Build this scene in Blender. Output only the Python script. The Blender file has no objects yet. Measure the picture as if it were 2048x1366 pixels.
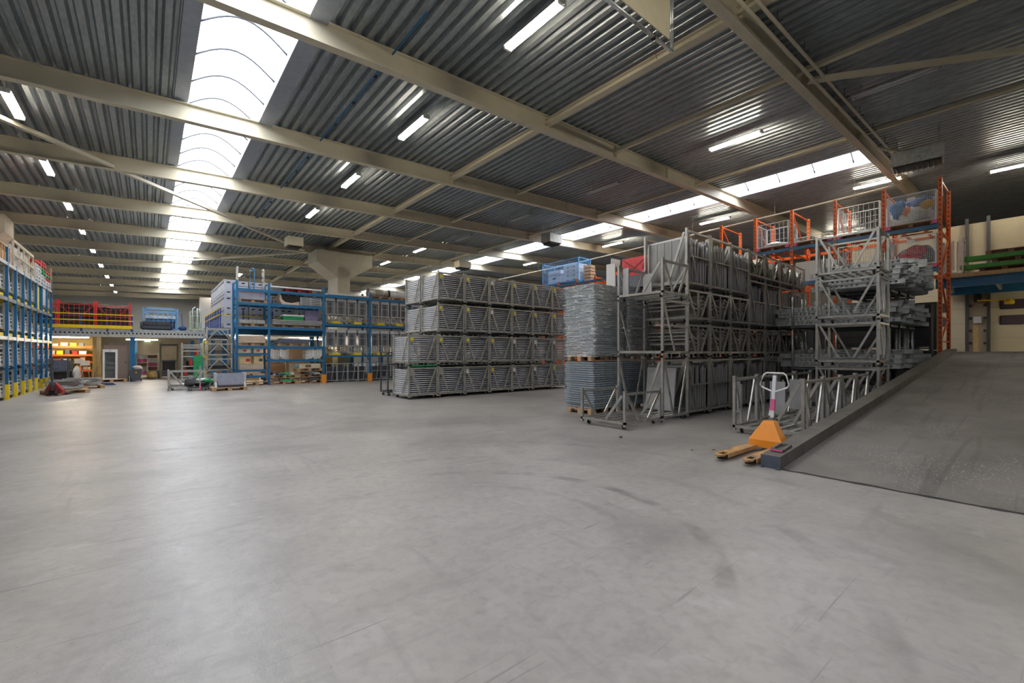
import bpy, math, random
from math import sin, cos, pi, radians, sqrt, atan2
from mathutils import Vector as V, Matrix, Euler
random.seed(7)
C = bpy.context.scene.collection
ORD = ['first', 'second', 'third', 'fourth', 'fifth', 'sixth', 'seventh', 'eighth', 'ninth', 'tenth',
       'eleventh', 'twelfth', 'thirteenth', 'fourteenth', 'fifteenth', 'sixteenth', 'seventeenth', 'eighteenth',
       'nineteenth', 'twentieth']


class MB:
    def __init__(s):
        s.v = []; s.f = []; s.m = []; s.s = []; s.mi = 0

    def add(s, vs, fs, sm=False):
        b = len(s.v)
        s.v += [tuple(p) for p in vs]
        for f in fs:
            s.f.append(tuple(b + i for i in f)); s.m.append(s.mi); s.s.append(sm)
        return s

    def box(s, c, d, rot=None):
        hx, hy, hz = d[0] / 2, d[1] / 2, d[2] / 2
        vs = [V((x, y, z)) for z in (-hz, hz) for y in (-hy, hy) for x in (-hx, hx)]
        if rot:
            R = Euler(rot).to_matrix(); vs = [R @ p for p in vs]
        c = V(c)
        return s.add([p + c for p in vs], [(0, 2, 3, 1), (4, 5, 7, 6), (0, 1, 5, 4), (2, 6, 7, 3), (0, 4, 6, 2), (1, 3, 7, 5)])

    def bx(s, a, b):
        return s.box([(a[i] + b[i]) / 2 for i in range(3)], [abs(b[i] - a[i]) for i in range(3)])

    def frame(s, p, q, up):
        d = (q - p).normalized(); u = V(up)
        if abs(d.dot(u)) > .98: u = V((1, 0, 0)) if abs(d.x) < .9 else V((0, 1, 0))
        a = d.cross(u).normalized(); return d, a, a.cross(d).normalized()

    def bar(s, p, q, w, h=None, up=(0, 0, 1)):
        p = V(p); q = V(q); h = h or w
        d, a, b = s.frame(p, q, up)
        vs = [o + a * (i * w / 2) + b * (j * h / 2) for o in (p, q) for i, j in ((-1, -1), (1, -1), (1, 1), (-1, 1))]
        return s.add(vs, [(0, 3, 2, 1), (4, 5, 6, 7), (0, 1, 5, 4), (1, 2, 6, 5), (2, 3, 7, 6), (3, 0, 4, 7)])

    def tube(s, p, q, r, n=8, r2=None):
        p = V(p); q = V(q); r2 = r if r2 is None else r2
        d, a, b = s.frame(p, q, (0, 0, 1))
        vs = [o + a * (rr * cos(2 * pi * k / n)) + b * (rr * sin(2 * pi * k / n)) for o, rr in ((p, r), (q, r2)) for k in range(n)]
        s.add(vs, [(k, (k + 1) % n, n + (k + 1) % n, n + k) for k in range(n)], True)
        b0 = len(s.v) - 2 * n
        s.f.append(tuple(b0 + k for k in reversed(range(n)))); s.f.append(tuple(b0 + n + k for k in range(n)))
        s.m += [s.mi] * 2; s.s += [False] * 2
        return s

    def path(s, pts, r, n=8, closed=False):
        pts = [V(p) for p in pts]; N = len(pts); vs = []
        for i, p in enumerate(pts):
            a0 = pts[(i - 1) % N] if (i > 0 or closed) else None
            b0 = pts[(i + 1) % N] if (i < N - 1 or closed) else None
            d = ((p - a0).normalized() if a0 else V((0, 0, 0))) + ((b0 - p).normalized() if b0 else V((0, 0, 0)))
            d.normalize()
            u = V((0, 0, 1)) if abs(d.z) < .95 else V((1, 0, 0))
            a = d.cross(u).normalized(); b = a.cross(d)
            vs += [p + a * (r * cos(2 * pi * k / n)) + b * (r * sin(2 * pi * k / n)) for k in range(n)]
        fs = [(i * n + k, i * n + (k + 1) % n, ((i + 1) % N) * n + (k + 1) % n, ((i + 1) % N) * n + k)
              for i in range(N if closed else N - 1) for k in range(n)]
        if not closed: fs += [tuple(reversed(range(n))), tuple((N - 1) * n + k for k in range(n))]
        return s.add(vs, fs, True)

    def prism(s, poly, axis, a, b):
        """polygon in the plane across the axis, pushed from a to b"""
        n = len(poly)
        def pt(u, w, t): return {'x': (t, u, w), 'y': (u, t, w), 'z': (u, w, t)}[axis]
        vs = [pt(u, w, t) for t in (a, b) for u, w in poly]
        return s.add(vs, [(k, (k + 1) % n, n + (k + 1) % n, n + k) for k in range(n)] + [tuple(reversed(range(n))), tuple(range(n, 2 * n))])

    def lathe(s, prof, n=16, c=(0, 0, 0)):
        m = len(prof); c = V(c)
        vs = [c + V((r * cos(2 * pi * k / n), r * sin(2 * pi * k / n), z)) for r, z in prof for k in range(n)]
        fs = [(i * n + k, i * n + (k + 1) % n, (i + 1) * n + (k + 1) % n, (i + 1) * n + k) for i in range(m - 1) for k in range(n)]
        return s.add(vs, fs, True)

    def ring(s, c, r, t, axis='y', n=16):
        c = V(c); pts = []
        for k in range(n):
            u, w = r * cos(2 * pi * k / n), r * sin(2 * pi * k / n)
            pts.append(c + V({'x': (0, u, w), 'y': (u, 0, w), 'z': (u, w, 0)}[axis]))
        return s.path(pts, t, 6, True)

    def blob(s, c, d, seed=0, n=10, m=7, k=.12):
        """soft lump: a squashed, uneven ball"""
        rr = random.Random(seed); c = V(c); vs = []; ph = [rr.uniform(0, 6.3) for _ in range(6)]
        for i in range(m + 1):
            t = pi * i / m
            for j in range(n):
                a = 2 * pi * j / n
                q = 1 + k * (sin(3 * a + ph[0] + 2 * t) + sin(5 * t + ph[1] + a) + .7 * sin(7 * a + ph[2]) * sin(t)) + rr.uniform(-k, k) * .3 * sin(t)
                vs.append(c + V((d[0] / 2 * sin(t) * cos(a) * q, d[1] / 2 * sin(t) * sin(a) * q, d[2] / 2 * cos(t) * q)))
        return s.add(vs, [(i * n + j, i * n + (j + 1) % n, (i + 1) * n + (j + 1) % n, (i + 1) * n + j) for i in range(m) for j in range(n)], True)

    def mesh(s, name, mats):
        me = bpy.data.meshes.new(name); me.from_pydata(s.v, [], s.f)
        for t in mats: me.materials.append(t)
        me.polygons.foreach_set('material_index', s.m); me.polygons.foreach_set('use_smooth', s.s)
        me.update()
        bm_fix(me)
        return me


def bm_fix(me):
    import bmesh
    b = bmesh.new(); b.from_mesh(me); bmesh.ops.recalc_face_normals(b, faces=b.faces); b.to_mesh(me); b.free()


def obj(name, mb, m, parent=None, loc=(0, 0, 0), rz=0, label=None):
    o = bpy.data.objects.new(name, mb.mesh(name, m if isinstance(m, (list, tuple)) else [m]))
    C.objects.link(o); o.parent = parent; o.location = loc; o.rotation_euler = (0, 0, rz)
    if label: o['label'] = label
    return o


def tag(o, label, cat, group=None):
    o['label'] = label; o['category'] = cat
    if group: o['group'] = group
    return o


def thing(name, label, cat, loc=(0, 0, 0), rz=0, group=None):
    o = bpy.data.objects.new(name, None); C.objects.link(o)
    o.empty_display_size = .1; o.location = loc; o.rotation_euler = (0, 0, rz)
    return tag(o, label, cat, group)


def one(name, mb, m, label, cat, loc=(0, 0, 0), rz=0, group=None):
    return tag(obj(name, mb, m, None, loc, rz), label, cat, group)


def st(name, mb, m, parent=None):
    o = obj(name, mb, m, parent)
    if not parent: o['kind'] = 'structure'
    return o


def dup(root, loc, rz=0, label=None, group=None):
    r = root.copy(); C.objects.link(r); r.location = loc; r.rotation_euler = (0, 0, rz)
    if label: r['label'] = label
    if group: r['group'] = group
    for ch in list(root.children):
        c = ch.copy(); C.objects.link(c); c.parent = r
        for g in list(ch.children):
            d = g.copy(); C.objects.link(d); d.parent = c
    return r


class Kind:
    """first call moves the original, later calls copy it with its parts"""
    def __init__(s, root): s.root = root; s.used = False
    def put(s, loc, rz, label, group=None):
        o = s.root
        if s.used: return dup(o, loc, rz, label, group)
        s.used = True
        o.location = loc; o.rotation_euler = (0, 0, rz); o['label'] = label
        if group: o['group'] = group
        return o


# ------------------------------------------------------------------ materials
MATS = {}


def mat(name, col, rough=.5, metal=0., var=.12, scale=6., bump=0., bscale=40., stretch=None, spec=.5, dirt=None, dscale=1.5, dlo=.55, dhi=.75):
    if name in MATS: return MATS[name]
    m = bpy.data.materials.new(name); MATS[name] = m; m.use_nodes = True
    nt = m.node_tree; N = nt.nodes; L = nt.links; bs = N['Principled BSDF']
    bs.inputs['Roughness'].default_value = rough; bs.inputs['Metallic'].default_value = metal
    bs.inputs['Specular IOR Level'].default_value = spec
    tc = N.new('ShaderNodeTexCoord'); mp = N.new('ShaderNodeMapping')
    if stretch: mp.inputs['Scale'].default_value = stretch
    L.new(tc.outputs['Object'], mp.inputs['Vector'])
    nz = N.new('ShaderNodeTexNoise'); nz.inputs['Scale'].default_value = scale; nz.inputs['Detail'].default_value = 5
    L.new(mp.outputs['Vector'], nz.inputs['Vector'])
    rp = N.new('ShaderNodeValToRGB'); rp.color_ramp.elements[0].position = .3; rp.color_ramp.elements[1].position = .7
    rp.color_ramp.elements[0].color = tuple(c * (1 - var) for c in col) + (1,)
    rp.color_ramp.elements[1].color = tuple(min(1, c * (1 + var)) for c in col) + (1,)
    L.new(nz.outputs['Fac'], rp.inputs['Fac']); out = rp.outputs['Color']
    if dirt:
        n2 = N.new('ShaderNodeTexNoise'); n2.inputs['Scale'].default_value = dscale; n2.inputs['Detail'].default_value = 8; n2.inputs['Roughness'].default_value = .65
        L.new(mp.outputs['Vector'], n2.inputs['Vector'])
        mr = N.new('ShaderNodeMapRange'); mr.inputs['From Min'].default_value = dlo; mr.inputs['From Max'].default_value = dhi
        L.new(n2.outputs['Fac'], mr.inputs['Value'])
        mx = N.new('ShaderNodeMix'); mx.data_type = 'RGBA'; mx.inputs['B'].default_value = tuple(dirt) + (1,)
        L.new(mr.outputs['Result'], mx.inputs['Factor']); L.new(out, mx.inputs['A']); out = mx.outputs['Result']
    L.new(out, bs.inputs['Base Color'])
    if bump:
        n3 = N.new('ShaderNodeTexNoise'); n3.inputs['Scale'].default_value = bscale; n3.inputs['Detail'].default_value = 3
        L.new(mp.outputs['Vector'], n3.inputs['Vector'])
        bp = N.new('ShaderNodeBump'); bp.inputs['Strength'].default_value = bump; bp.inputs['Distance'].default_value = .02
        L.new(n3.outputs['Fac'], bp.inputs['Height']); L.new(bp.outputs['Normal'], bs.inputs['Normal'])
    return m


def emat(name, col, strength):
    m = bpy.data.materials.new(name); m.use_nodes = True; bs = m.node_tree.nodes['Principled BSDF']
    bs.inputs['Base Color'].default_value = col + (1,)
    bs.inputs['Emission Color'].default_value = col + (1,); bs.inputs['Emission Strength'].default_value = strength
    MATS[name] = m
    return m


def skylight_mat():
    m = bpy.data.materials.new('milky polycarbonate'); m.use_nodes = True; nt = m.node_tree; N = nt.nodes; L = nt.links
    N.remove(N['Principled BSDF']); out = N['Material Output']
    t = N.new('ShaderNodeBsdfTransparent'); t.inputs['Color'].default_value = (.96, .97, 1, 1)
    tr = N.new('ShaderNodeBsdfTranslucent'); tr.inputs['Color'].default_value = (.9, .92, .95, 1)
    gl = N.new('ShaderNodeBsdfGlossy'); gl.inputs['Roughness'].default_value = .2
    a = N.new('ShaderNodeMixShader'); a.inputs[0].default_value = .3
    b = N.new('ShaderNodeMixShader'); b.inputs[0].default_value = .04
    L.new(t.outputs[0], a.inputs[1]); L.new(tr.outputs[0], a.inputs[2])
    L.new(a.outputs[0], b.inputs[1]); L.new(gl.outputs[0], b.inputs[2]); L.new(b.outputs[0], out.inputs[0])
    return m


def film_mat():
    m = bpy.data.materials.new('stretch film'); m.use_nodes = True; nt = m.node_tree; N = nt.nodes; L = nt.links
    N.remove(N['Principled BSDF']); out = N['Material Output']
    t = N.new('ShaderNodeBsdfTransparent'); gl = N.new('ShaderNodeBsdfGlossy'); gl.inputs['Roughness'].default_value = .16
    tc = N.new('ShaderNodeTexCoord'); mp = N.new('ShaderNodeMapping'); mp.inputs['Rotation'].default_value = (0, .5, 0); mp.inputs['Scale'].default_value = (2, 2, 14)
    nz = N.new('ShaderNodeTexNoise'); nz.inputs['Scale'].default_value = 2.5; nz.inputs['Detail'].default_value = 6; nz.inputs['Distortion'].default_value = 1.2
    L.new(tc.outputs['Object'], mp.inputs['Vector']); L.new(mp.outputs['Vector'], nz.inputs['Vector'])
    bp = N.new('ShaderNodeBump'); bp.inputs['Strength'].default_value = 1; bp.inputs['Distance'].default_value = .05
    L.new(nz.outputs['Fac'], bp.inputs['Height']); L.new(bp.outputs['Normal'], gl.inputs['Normal'])
    mr = N.new('ShaderNodeMapRange'); mr.inputs['From Min'].default_value = .4; mr.inputs['From Max'].default_value = .68
    mr.inputs['To Min'].default_value = .15; mr.inputs['To Max'].default_value = .75
    L.new(nz.outputs['Fac'], mr.inputs['Value'])
    a = N.new('ShaderNodeMixShader'); L.new(mr.outputs['Result'], a.inputs[0])
    L.new(t.outputs[0], a.inputs[1]); L.new(gl.outputs[0], a.inputs[2])
    df = N.new('ShaderNodeBsdfDiffuse'); df.inputs['Color'].default_value = (.75, .8, .85, 1)  # whitish streaks paint highlights onto the film's milky folds
    m2 = N.new('ShaderNodeMapRange'); m2.inputs['From Min'].default_value = .52; m2.inputs['From Max'].default_value = .66; m2.inputs['To Max'].default_value = .7
    L.new(nz.outputs['Fac'], m2.inputs['Value'])
    c = N.new('ShaderNodeMixShader'); L.new(m2.outputs['Result'], c.inputs[0]); L.new(a.outputs[0], c.inputs[1]); L.new(df.outputs[0], c.inputs[2])
    L.new(c.outputs[0], out.inputs[0])
    return m


def glass_mat():
    m = bpy.data.materials.new('clear glass'); m.use_nodes = True; nt = m.node_tree; N = nt.nodes; L = nt.links
    N.remove(N['Principled BSDF']); out = N['Material Output']
    t = N.new('ShaderNodeBsdfTransparent'); t.inputs['Color'].default_value = (.96, .98, .98, 1)
    gl = N.new('ShaderNodeBsdfGlossy'); gl.inputs['Roughness'].default_value = .05
    f = N.new('ShaderNodeFresnel'); a = N.new('ShaderNodeMixShader')
    L.new(f.outputs[0], a.inputs[0]); L.new(t.outputs[0], a.inputs[1]); L.new(gl.outputs[0], a.inputs[2]); L.new(a.outputs[0], out.inputs[0])
    return m


def floor_mat():
    m = mat('polished concrete', (.368, .346, .328), .42, 0, .10, .8, .05, 60, spec=.55)
    nt = m.node_tree; N = nt.nodes; L = nt.links; bs = N['Principled BSDF']
    src = bs.inputs['Base Color'].links[0].from_socket; tc = [n for n in N if n.type == 'TEX_COORD'][0]
    def layer(src, rot, sc, scale, dist, lo, hi, col, amt, detail=8):
        mp = N.new('ShaderNodeMapping'); mp.inputs['Rotation'].default_value = (0, 0, rot); mp.inputs['Scale'].default_value = sc
        L.new(tc.outputs['Object'], mp.inputs['Vector'])
        n = N.new('ShaderNodeTexNoise'); n.inputs['Scale'].default_value = scale; n.inputs['Detail'].default_value = detail
        n.inputs['Distortion'].default_value = dist; n.inputs['Roughness'].default_value = .6
        L.new(mp.outputs['Vector'], n.inputs['Vector'])
        r = N.new('ShaderNodeMapRange'); r.inputs['From Min'].default_value = lo; r.inputs['From Max'].default_value = hi; r.inputs['To Max'].default_value = amt
        L.new(n.outputs['Fac'], r.inputs['Value'])
        x = N.new('ShaderNodeMix'); x.data_type = 'RGBA'; x.inputs['B'].default_value = col + (1,)
        L.new(r.outputs['Result'], x.inputs['Factor']); L.new(src, x.inputs['A'])
        return x.outputs['Result']
    s = layer(src, 0, (1, 1, 1), .35, .6, .48, .7, (.215, .205, .195), .85)
    s = layer(s, .9, (.35, 2.2, 1), 1.1, 1.5, .56, .70, (.215, .205, .195), .45)
    s = layer(s, -.5, (2.6, .3, 1), 1.3, 1.2, .60, .72, (.23, .22, .22), .5)
    s = layer(s, .3, (1, 1, 1), 3.2, .8, .56, .74, (.47, .46, .46), .5)
    s = layer(s, 1.2, (1, 1, 1), 1.6, 1.6, .55, .72, (.24, .23, .22), .5)
    s = layer(s, .5, (.25, 7, 1), 1.6, 2.2, .64, .69, (.17, .165, .16), .6, 5)
    s = layer(s, .7, (1, 1, 1), 11, .4, .45, .8, (.21, .2, .19), .55)
    s = layer(s, .2, (1, 1, 1), 28, 0, .68, .74, (.14, .135, .13), .5, 3)
    # tyre arcs: two worn rings swept by the forklift in front of the carts
    sp = N.new('ShaderNodeVectorMath'); sp.operation = 'DISTANCE'; sp.inputs[1].default_value = (2.1, 3.1, 0)
    L.new(tc.outputs['Object'], sp.inputs[0])
    sx = N.new('ShaderNodeSeparateXYZ'); L.new(tc.outputs['Object'], sx.inputs[0])
    def band(src, r0, w, amt):
        a = N.new('ShaderNodeMath'); a.operation = 'SUBTRACT'; a.inputs[1].default_value = r0; L.new(sp.outputs['Value'], a.inputs[0])
        b = N.new('ShaderNodeMath'); b.operation = 'ABSOLUTE'; L.new(a.outputs[0], b.inputs[0])
        r = N.new('ShaderNodeMapRange'); r.inputs['From Min'].default_value = w; r.inputs['From Max'].default_value = w * .5; r.inputs['To Max'].default_value = amt
        L.new(b.outputs[0], r.inputs['Value'])
        n = N.new('ShaderNodeTexNoise'); n.inputs['Scale'].default_value = 1.7; n.inputs['Detail'].default_value = 7
        L.new(tc.outputs['Object'], n.inputs['Vector'])
        q = N.new('ShaderNodeMapRange'); q.inputs['From Min'].default_value = .42; q.inputs['From Max'].default_value = .65; L.new(n.outputs['Fac'], q.inputs['Value'])
        mk = N.new('ShaderNodeMapRange'); mk.inputs['From Min'].default_value = 2.3; mk.inputs['From Max'].default_value = 3.0; L.new(sx.outputs['X'], mk.inputs['Value'])
        m0 = N.new('ShaderNodeMath'); m0.operation = 'MULTIPLY'; L.new(r.outputs['Result'], m0.inputs[0]); L.new(mk.outputs['Result'], m0.inputs[1])
        mm = N.new('ShaderNodeMath'); mm.operation = 'MULTIPLY'; L.new(m0.outputs[0], mm.inputs[0]); L.new(q.outputs['Result'], mm.inputs[1])
        x = N.new('ShaderNodeMix'); x.data_type = 'RGBA'; x.inputs['B'].default_value = (.15, .145, .14, 1)
        L.new(mm.outputs[0], x.inputs['Factor']); L.new(src, x.inputs['A']); return x.outputs['Result']
    s = band(s, 1.95, .09, .95); s = band(s, 2.75, .10, .4); s = band(s, 3.9, .12, .35); s = band(s, 1.35, .06, .4)
    L.new(s, bs.inputs['Base Color'])
    n = N.new('ShaderNodeTexNoise'); n.inputs['Scale'].default_value = 1.3; n.inputs['Detail'].default_value = 6
    L.new(tc.outputs['Object'], n.inputs['Vector'])
    r = N.new('ShaderNodeMapRange'); r.inputs['To Min'].default_value = .26; r.inputs['To Max'].default_value = .52
    L.new(n.outputs['Fac'], r.inputs['Value']); L.new(r.outputs['Result'], bs.inputs['Roughness'])
    return m


def tarmac_mat():
    m = mat('worn tarmac', (.235, .215, .205), .48, 0, .15, 1.2, .3, 180, spec=.5, dirt=(.14, .127, .122), dscale=.9, dlo=.45, dhi=.7)
    nt = m.node_tree; N = nt.nodes; L = nt.links; bs = N['Principled BSDF']
    src = bs.inputs['Base Color'].links[0].from_socket; tc = [n for n in N if n.type == 'TEX_COORD'][0]
    v = N.new('ShaderNodeTexVoronoi'); v.inputs['Scale'].default_value = 26; L.new(tc.outputs['Object'], v.inputs['Vector'])
    r = N.new('ShaderNodeMapRange'); r.inputs['From Min'].default_value = .26; r.inputs['From Max'].default_value = .14; L.new(v.outputs['Distance'], r.inputs['Value'])
    n = N.new('ShaderNodeTexNoise'); n.inputs['Scale'].default_value = .7; n.inputs['Detail'].default_value = 7; L.new(tc.outputs['Object'], n.inputs['Vector'])
    q = N.new('ShaderNodeMapRange'); q.inputs['From Min'].default_value = .44; q.inputs['From Max'].default_value = .56; L.new(n.outputs['Fac'], q.inputs['Value'])
    mm = N.new('ShaderNodeMath'); mm.operation = 'MULTIPLY'; L.new(r.outputs['Result'], mm.inputs[0]); L.new(q.outputs['Result'], mm.inputs[1])
    x = N.new('ShaderNodeMix'); x.data_type = 'RGBA'; x.inputs['B'].default_value = (.6, .58, .56, 1)
    L.new(mm.outputs[0], x.inputs['Factor']); L.new(src, x.inputs['A']); mp = N.new('ShaderNodeMapping'); mp.inputs['Scale'].default_value = (.12, 2.6, 1); L.new(tc.outputs['Object'], mp.inputs['Vector'])
    n2 = N.new('ShaderNodeTexNoise'); n2.inputs['Scale'].default_value = 1.5; n2.inputs['Detail'].default_value = 6; n2.inputs['Distortion'].default_value = .8; L.new(mp.outputs['Vector'], n2.inputs['Vector'])
    r2 = N.new('ShaderNodeMapRange'); r2.inputs['From Min'].default_value = .58; r2.inputs['From Max'].default_value = .66; r2.inputs['To Max'].default_value = .42; L.new(n2.outputs['Fac'], r2.inputs['Value'])
    y = N.new('ShaderNodeMix'); y.data_type = 'RGBA'; y.inputs['B'].default_value = (.08, .072, .07, 1)
    L.new(r2.outputs['Result'], y.inputs['Factor']); L.new(x.outputs['Result'], y.inputs['A']); L.new(y.outputs['Result'], bs.inputs['Base Color'])
    return m


FLOOR = floor_mat(); TARMAC = tarmac_mat(); SKYL = skylight_mat(); FILM = film_mat(); GLASS = glass_mat()
DECK = mat('galvanised roof deck', (.31, .345, .365), .36, .5, .2, 9, .04, 30, (3, .6, 3), dirt=(.17, .185, .2), dscale=1.2, dlo=.5, dhi=.85)
FLASH = mat('zinc flashing', (.33, .36, .42), .45, .4, .08)
CREAM = mat('cream beam paint', (.62, .57, .435), .5, 0, .06, 2)
CONC = mat('pale concrete', (.50, .47, .39), .8, 0, .07, 3, .1, 30)
WALL = mat('grey wall cladding', (.34, .335, .32), .8, 0, .06, 2)
WALLY = mat('cream block wall', (.48, .43, .31), .8, 0, .06, 2)
ALU = mat('dull aluminium', (.54, .53, .50), .36, .8, .15, 5, dirt=(.3, .29, .26), dscale=4)
ALUB = mat('bright aluminium sheet', (.60, .61, .63), .33, .7, .08, 3)
ALUSHADE = mat('shaded aluminium face', (.30, .30, .29), .36, .9, .1, 4)  # shade between the sheets painted in as a darker face colour
STEEL = mat('worn grey steel', (.42, .41, .37), .48, .5, .2, 8, dirt=(.2, .18, .15), dscale=5)
GALV = mat('galvanised steel', (.52, .545, .55), .38, .7, .22, 12, dirt=(.25, .27, .28), dscale=4)
PANEL = mat('pale grey panel', (.60, .62, .66), .42, .3, .1, 4)
BLUE = mat('rack blue paint', (.012, .135, .31), .4, 0, .1, 5)
DBLUE = mat('deep blue paint', (.01, .05, .30), .4, 0, .1)
LBLUE = mat('light blue paint', (.13, .38, .72), .4, 0, .08)
ORANGE = mat('rack orange paint', (.72, .13, .02), .45, 0, .1, 6)
JACKO = mat('chipped orange enamel', (.88, .30, .02), .42, 0, .06, 4, dirt=(.45, .13, .02), dscale=6, dlo=.66, dhi=.72)
FORKW = mat('worn fork paint', (.62, .34, .13), .5, 0, .15, 8, dirt=(.28, .2, .14), dscale=5, dlo=.48, dhi=.66)
YELLOW = mat('safety yellow', (.82, .60, .02), .45, 0, .08)
RED = mat('red paint', (.62, .03, .03), .45, 0, .1)
PINK = mat('pink label', (.72, .12, .30), .5, 0, .05)
GREEN = mat('green paint', (.02, .33, .12), .45, 0, .1)
GREENB = mat('bright green beam', (.05, .30, .04), .45, 0, .1)
WOOD = mat('pallet wood', (.50, .33, .19), .75, 0, .25, 5, .2, 30, (8, 1, 8))
WOODD = mat('old brown wood', (.24, .14, .085), .8, 0, .25, 5, .2, 30, (8, 1, 8))
PLY = mat('plywood', (.52, .36, .17), .7, 0, .15, 3, stretch=(1, 6, 6))
CARD = mat('cardboard', (.46, .33, .22), .8, 0, .08)
BEIGE = mat('beige laminate', (.58, .46, .36), .6, 0, .08)
WHITE = mat('white enamel', (.78, .78, .78), .35, 0, .03)
OFFW = mat('off white plastic', (.66, .68, .72), .45, 0, .06)
CRATE = mat('grey crate plastic', (.52, .55, .64), .5, 0, .06)
BLACK = mat('black plastic', (.02, .02, .022), .5, 0, .2)
RUBBER = mat('black rubber', (.025, .025, .025), .7, 0, .2)
DGREY = mat('dark grey plastic', (.07, .075, .085), .45, 0, .1)
CHAR = mat('charcoal upholstery', (.055, .06, .075), .8, 0, .15)
NAVY = mat('navy fabric', (.02, .05, .14), .8, 0, .2)
TAUPE = mat('taupe cabinet', (.30, .23, .20), .6, 0, .05)
KERB = mat('grimy kerb steel', (.17, .155, .14), .55, .2, .2, 4, dirt=(.08, .075, .07), dscale=2)
KERBF = mat('slate kerb end plate', (.10, .115, .15), .45, .2, .15, 6)
GRID = mat('blue grey plastic grid', (.42, .49, .54), .3, 0, .2, 9)
NET = mat('silver grey netting', (.74, .75, .80), .6, .2, .4, 30)
WIRE = mat('zinc wire', (.62, .64, .66), .4, .5, .08)
BROWN = mat('dark brown cover', (.12, .08, .06), .8, 0, .1)
SAND = mat('sandy cloth', (.55, .40, .16), .9, 0, .2)
TUBE = emat('fluorescent tube', (1., .89, .70), 105.)
EXIT = emat('exit lamp', (.75, 1., .55), 4.)
SPOT = emat('far lamp', (1., .86, .6), 40.)
# ------------------------------------------------------------------ the hall
SL = .035
def zb(x): return 7.475 + SL * x            # underside of the roof beams
XL, XR, YN, YF = -9.0, 25.5, -9.0, 66.0
XE = 42.0
BEAMY = [-6.5, -1.4, 3.77, 9.05, 14.15, 19.25, 24.3, 29.3, 34.5, 39.9, 45.5, 51.2, 56.8, 62.4]
SKY = [(.78, 2.4, YN, 61.0), (19.3, 20.9, 4.1, 58.0)]

m = MB(); m.bx((XL - .3, YN - .3, -.3), (XE + .3, YF + .3, 0)); st('floor', m, FLOOR)
for n, a, b, mt in (('wall_left', (XL - .3, YN - .3, 0), (XL, YF + .3, 9.2), WALL), ('wall_back', (XL, YF, 0), (XE, YF + .3, 9.9), mat('pale far wall', (.66, .65, .62), .8, 0, .05, 1)),
                    ('wall_front', (XL, YN - .3, 0), (XE, YN, 9.9), WALL), ('wall_far_right', (XE, YN - .3, 0), (XE + .3, YF + .3, 9.9), WALL)):
    m = MB(); m.bx(a, b); st(n, m, mt)
# end wall with two dock door openings
m = MB()
D0, D1, D2, D3 = -2.3, 1.5, 1.95, 5.4
for a, b in ((YN, D0), (D1, D2), (D3, D3 + .4)): m.bx((XR, a, 0), (XR + .3, b, 6.7))
for a, b in ((D0, D1), (D2, D3)): m.bx((XR, a, 5.0), (XR + .3, b, 6.7)); m.bx((XR, a, 0), (XR + .3, b, 1.5))
st('wall_right', m, WALLY)

# trapezoidal roof deck, ribs running away from the camera
def deck(x0, x1, y0, y1, mb):
    p, h = .26, .105; pts = []; n = max(1, round((x1 - x0) / p)); q = (x1 - x0) / n
    for i in range(n):
        x = x0 + i * q
        for t, z in ((0, 0), (.11, 0), (.155, h), (.215, h)):
            pts.append((x + t * q / p, z))
    pts.append((x1, 0))
    vs = [(x, y, zb(x) + .47 + z) for y in (y0, y1) for x, z in pts]; k = len(pts)
    mb.add(vs, [(i, i + 1, k + i + 1, k + i) for i in range(k - 1)])
m = MB()
deck(XL, .5, YN, YF, m); deck(.5, 2.7, 61, YF, m); deck(2.7, 19.05, YN, YF, m)
deck(19.05, 21.15, YN, 4.1, m); deck(19.05, 21.15, 58, YF, m); deck(21.15, XE, YN, YF, m)
st('ceiling', m, DECK)
for i, (a, b, y0, y1) in enumerate(SKY):
    z = zb((a + b) / 2) + .5
    w = st('window_%d' % (i + 1), (lambda q: q)(MB().add(*(lambda: (
        [(a + (b - a) * t, y, z + .2 + .42 * sin(pi * t)) for y in (y0, y1) for t in [k / 12 for k in range(13)]],
        [(k, k + 1, 14 + k, 13 + k) for k in range(12)]))(), True)), SKYL)
    m = MB()
    for s0, s1, xx in ((a - .31, a, a), (b, b + .33, b)):
        m.bx((s0, y0, z - .035), (s1, y1, z - .02)); m.bx((xx - .012, y0, z - .03), (xx + .012, y1, z + .24))
    for yy in (y0, y1): m.bx((a, yy - .012, z - .03), (b, yy + .012, z + .7))
    obj('upstand', m, FLASH, w)
    y = y0 + .6
    while y < y1:
        m = MB(); m.path([(a + (b - a) * t, y, z + .15 + .42 * sin(pi * t)) for t in [q / 10 for q in range(11)]], .022, 6); obj('glazing_bar', m, DGREY, w); y += 1.28

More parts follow.
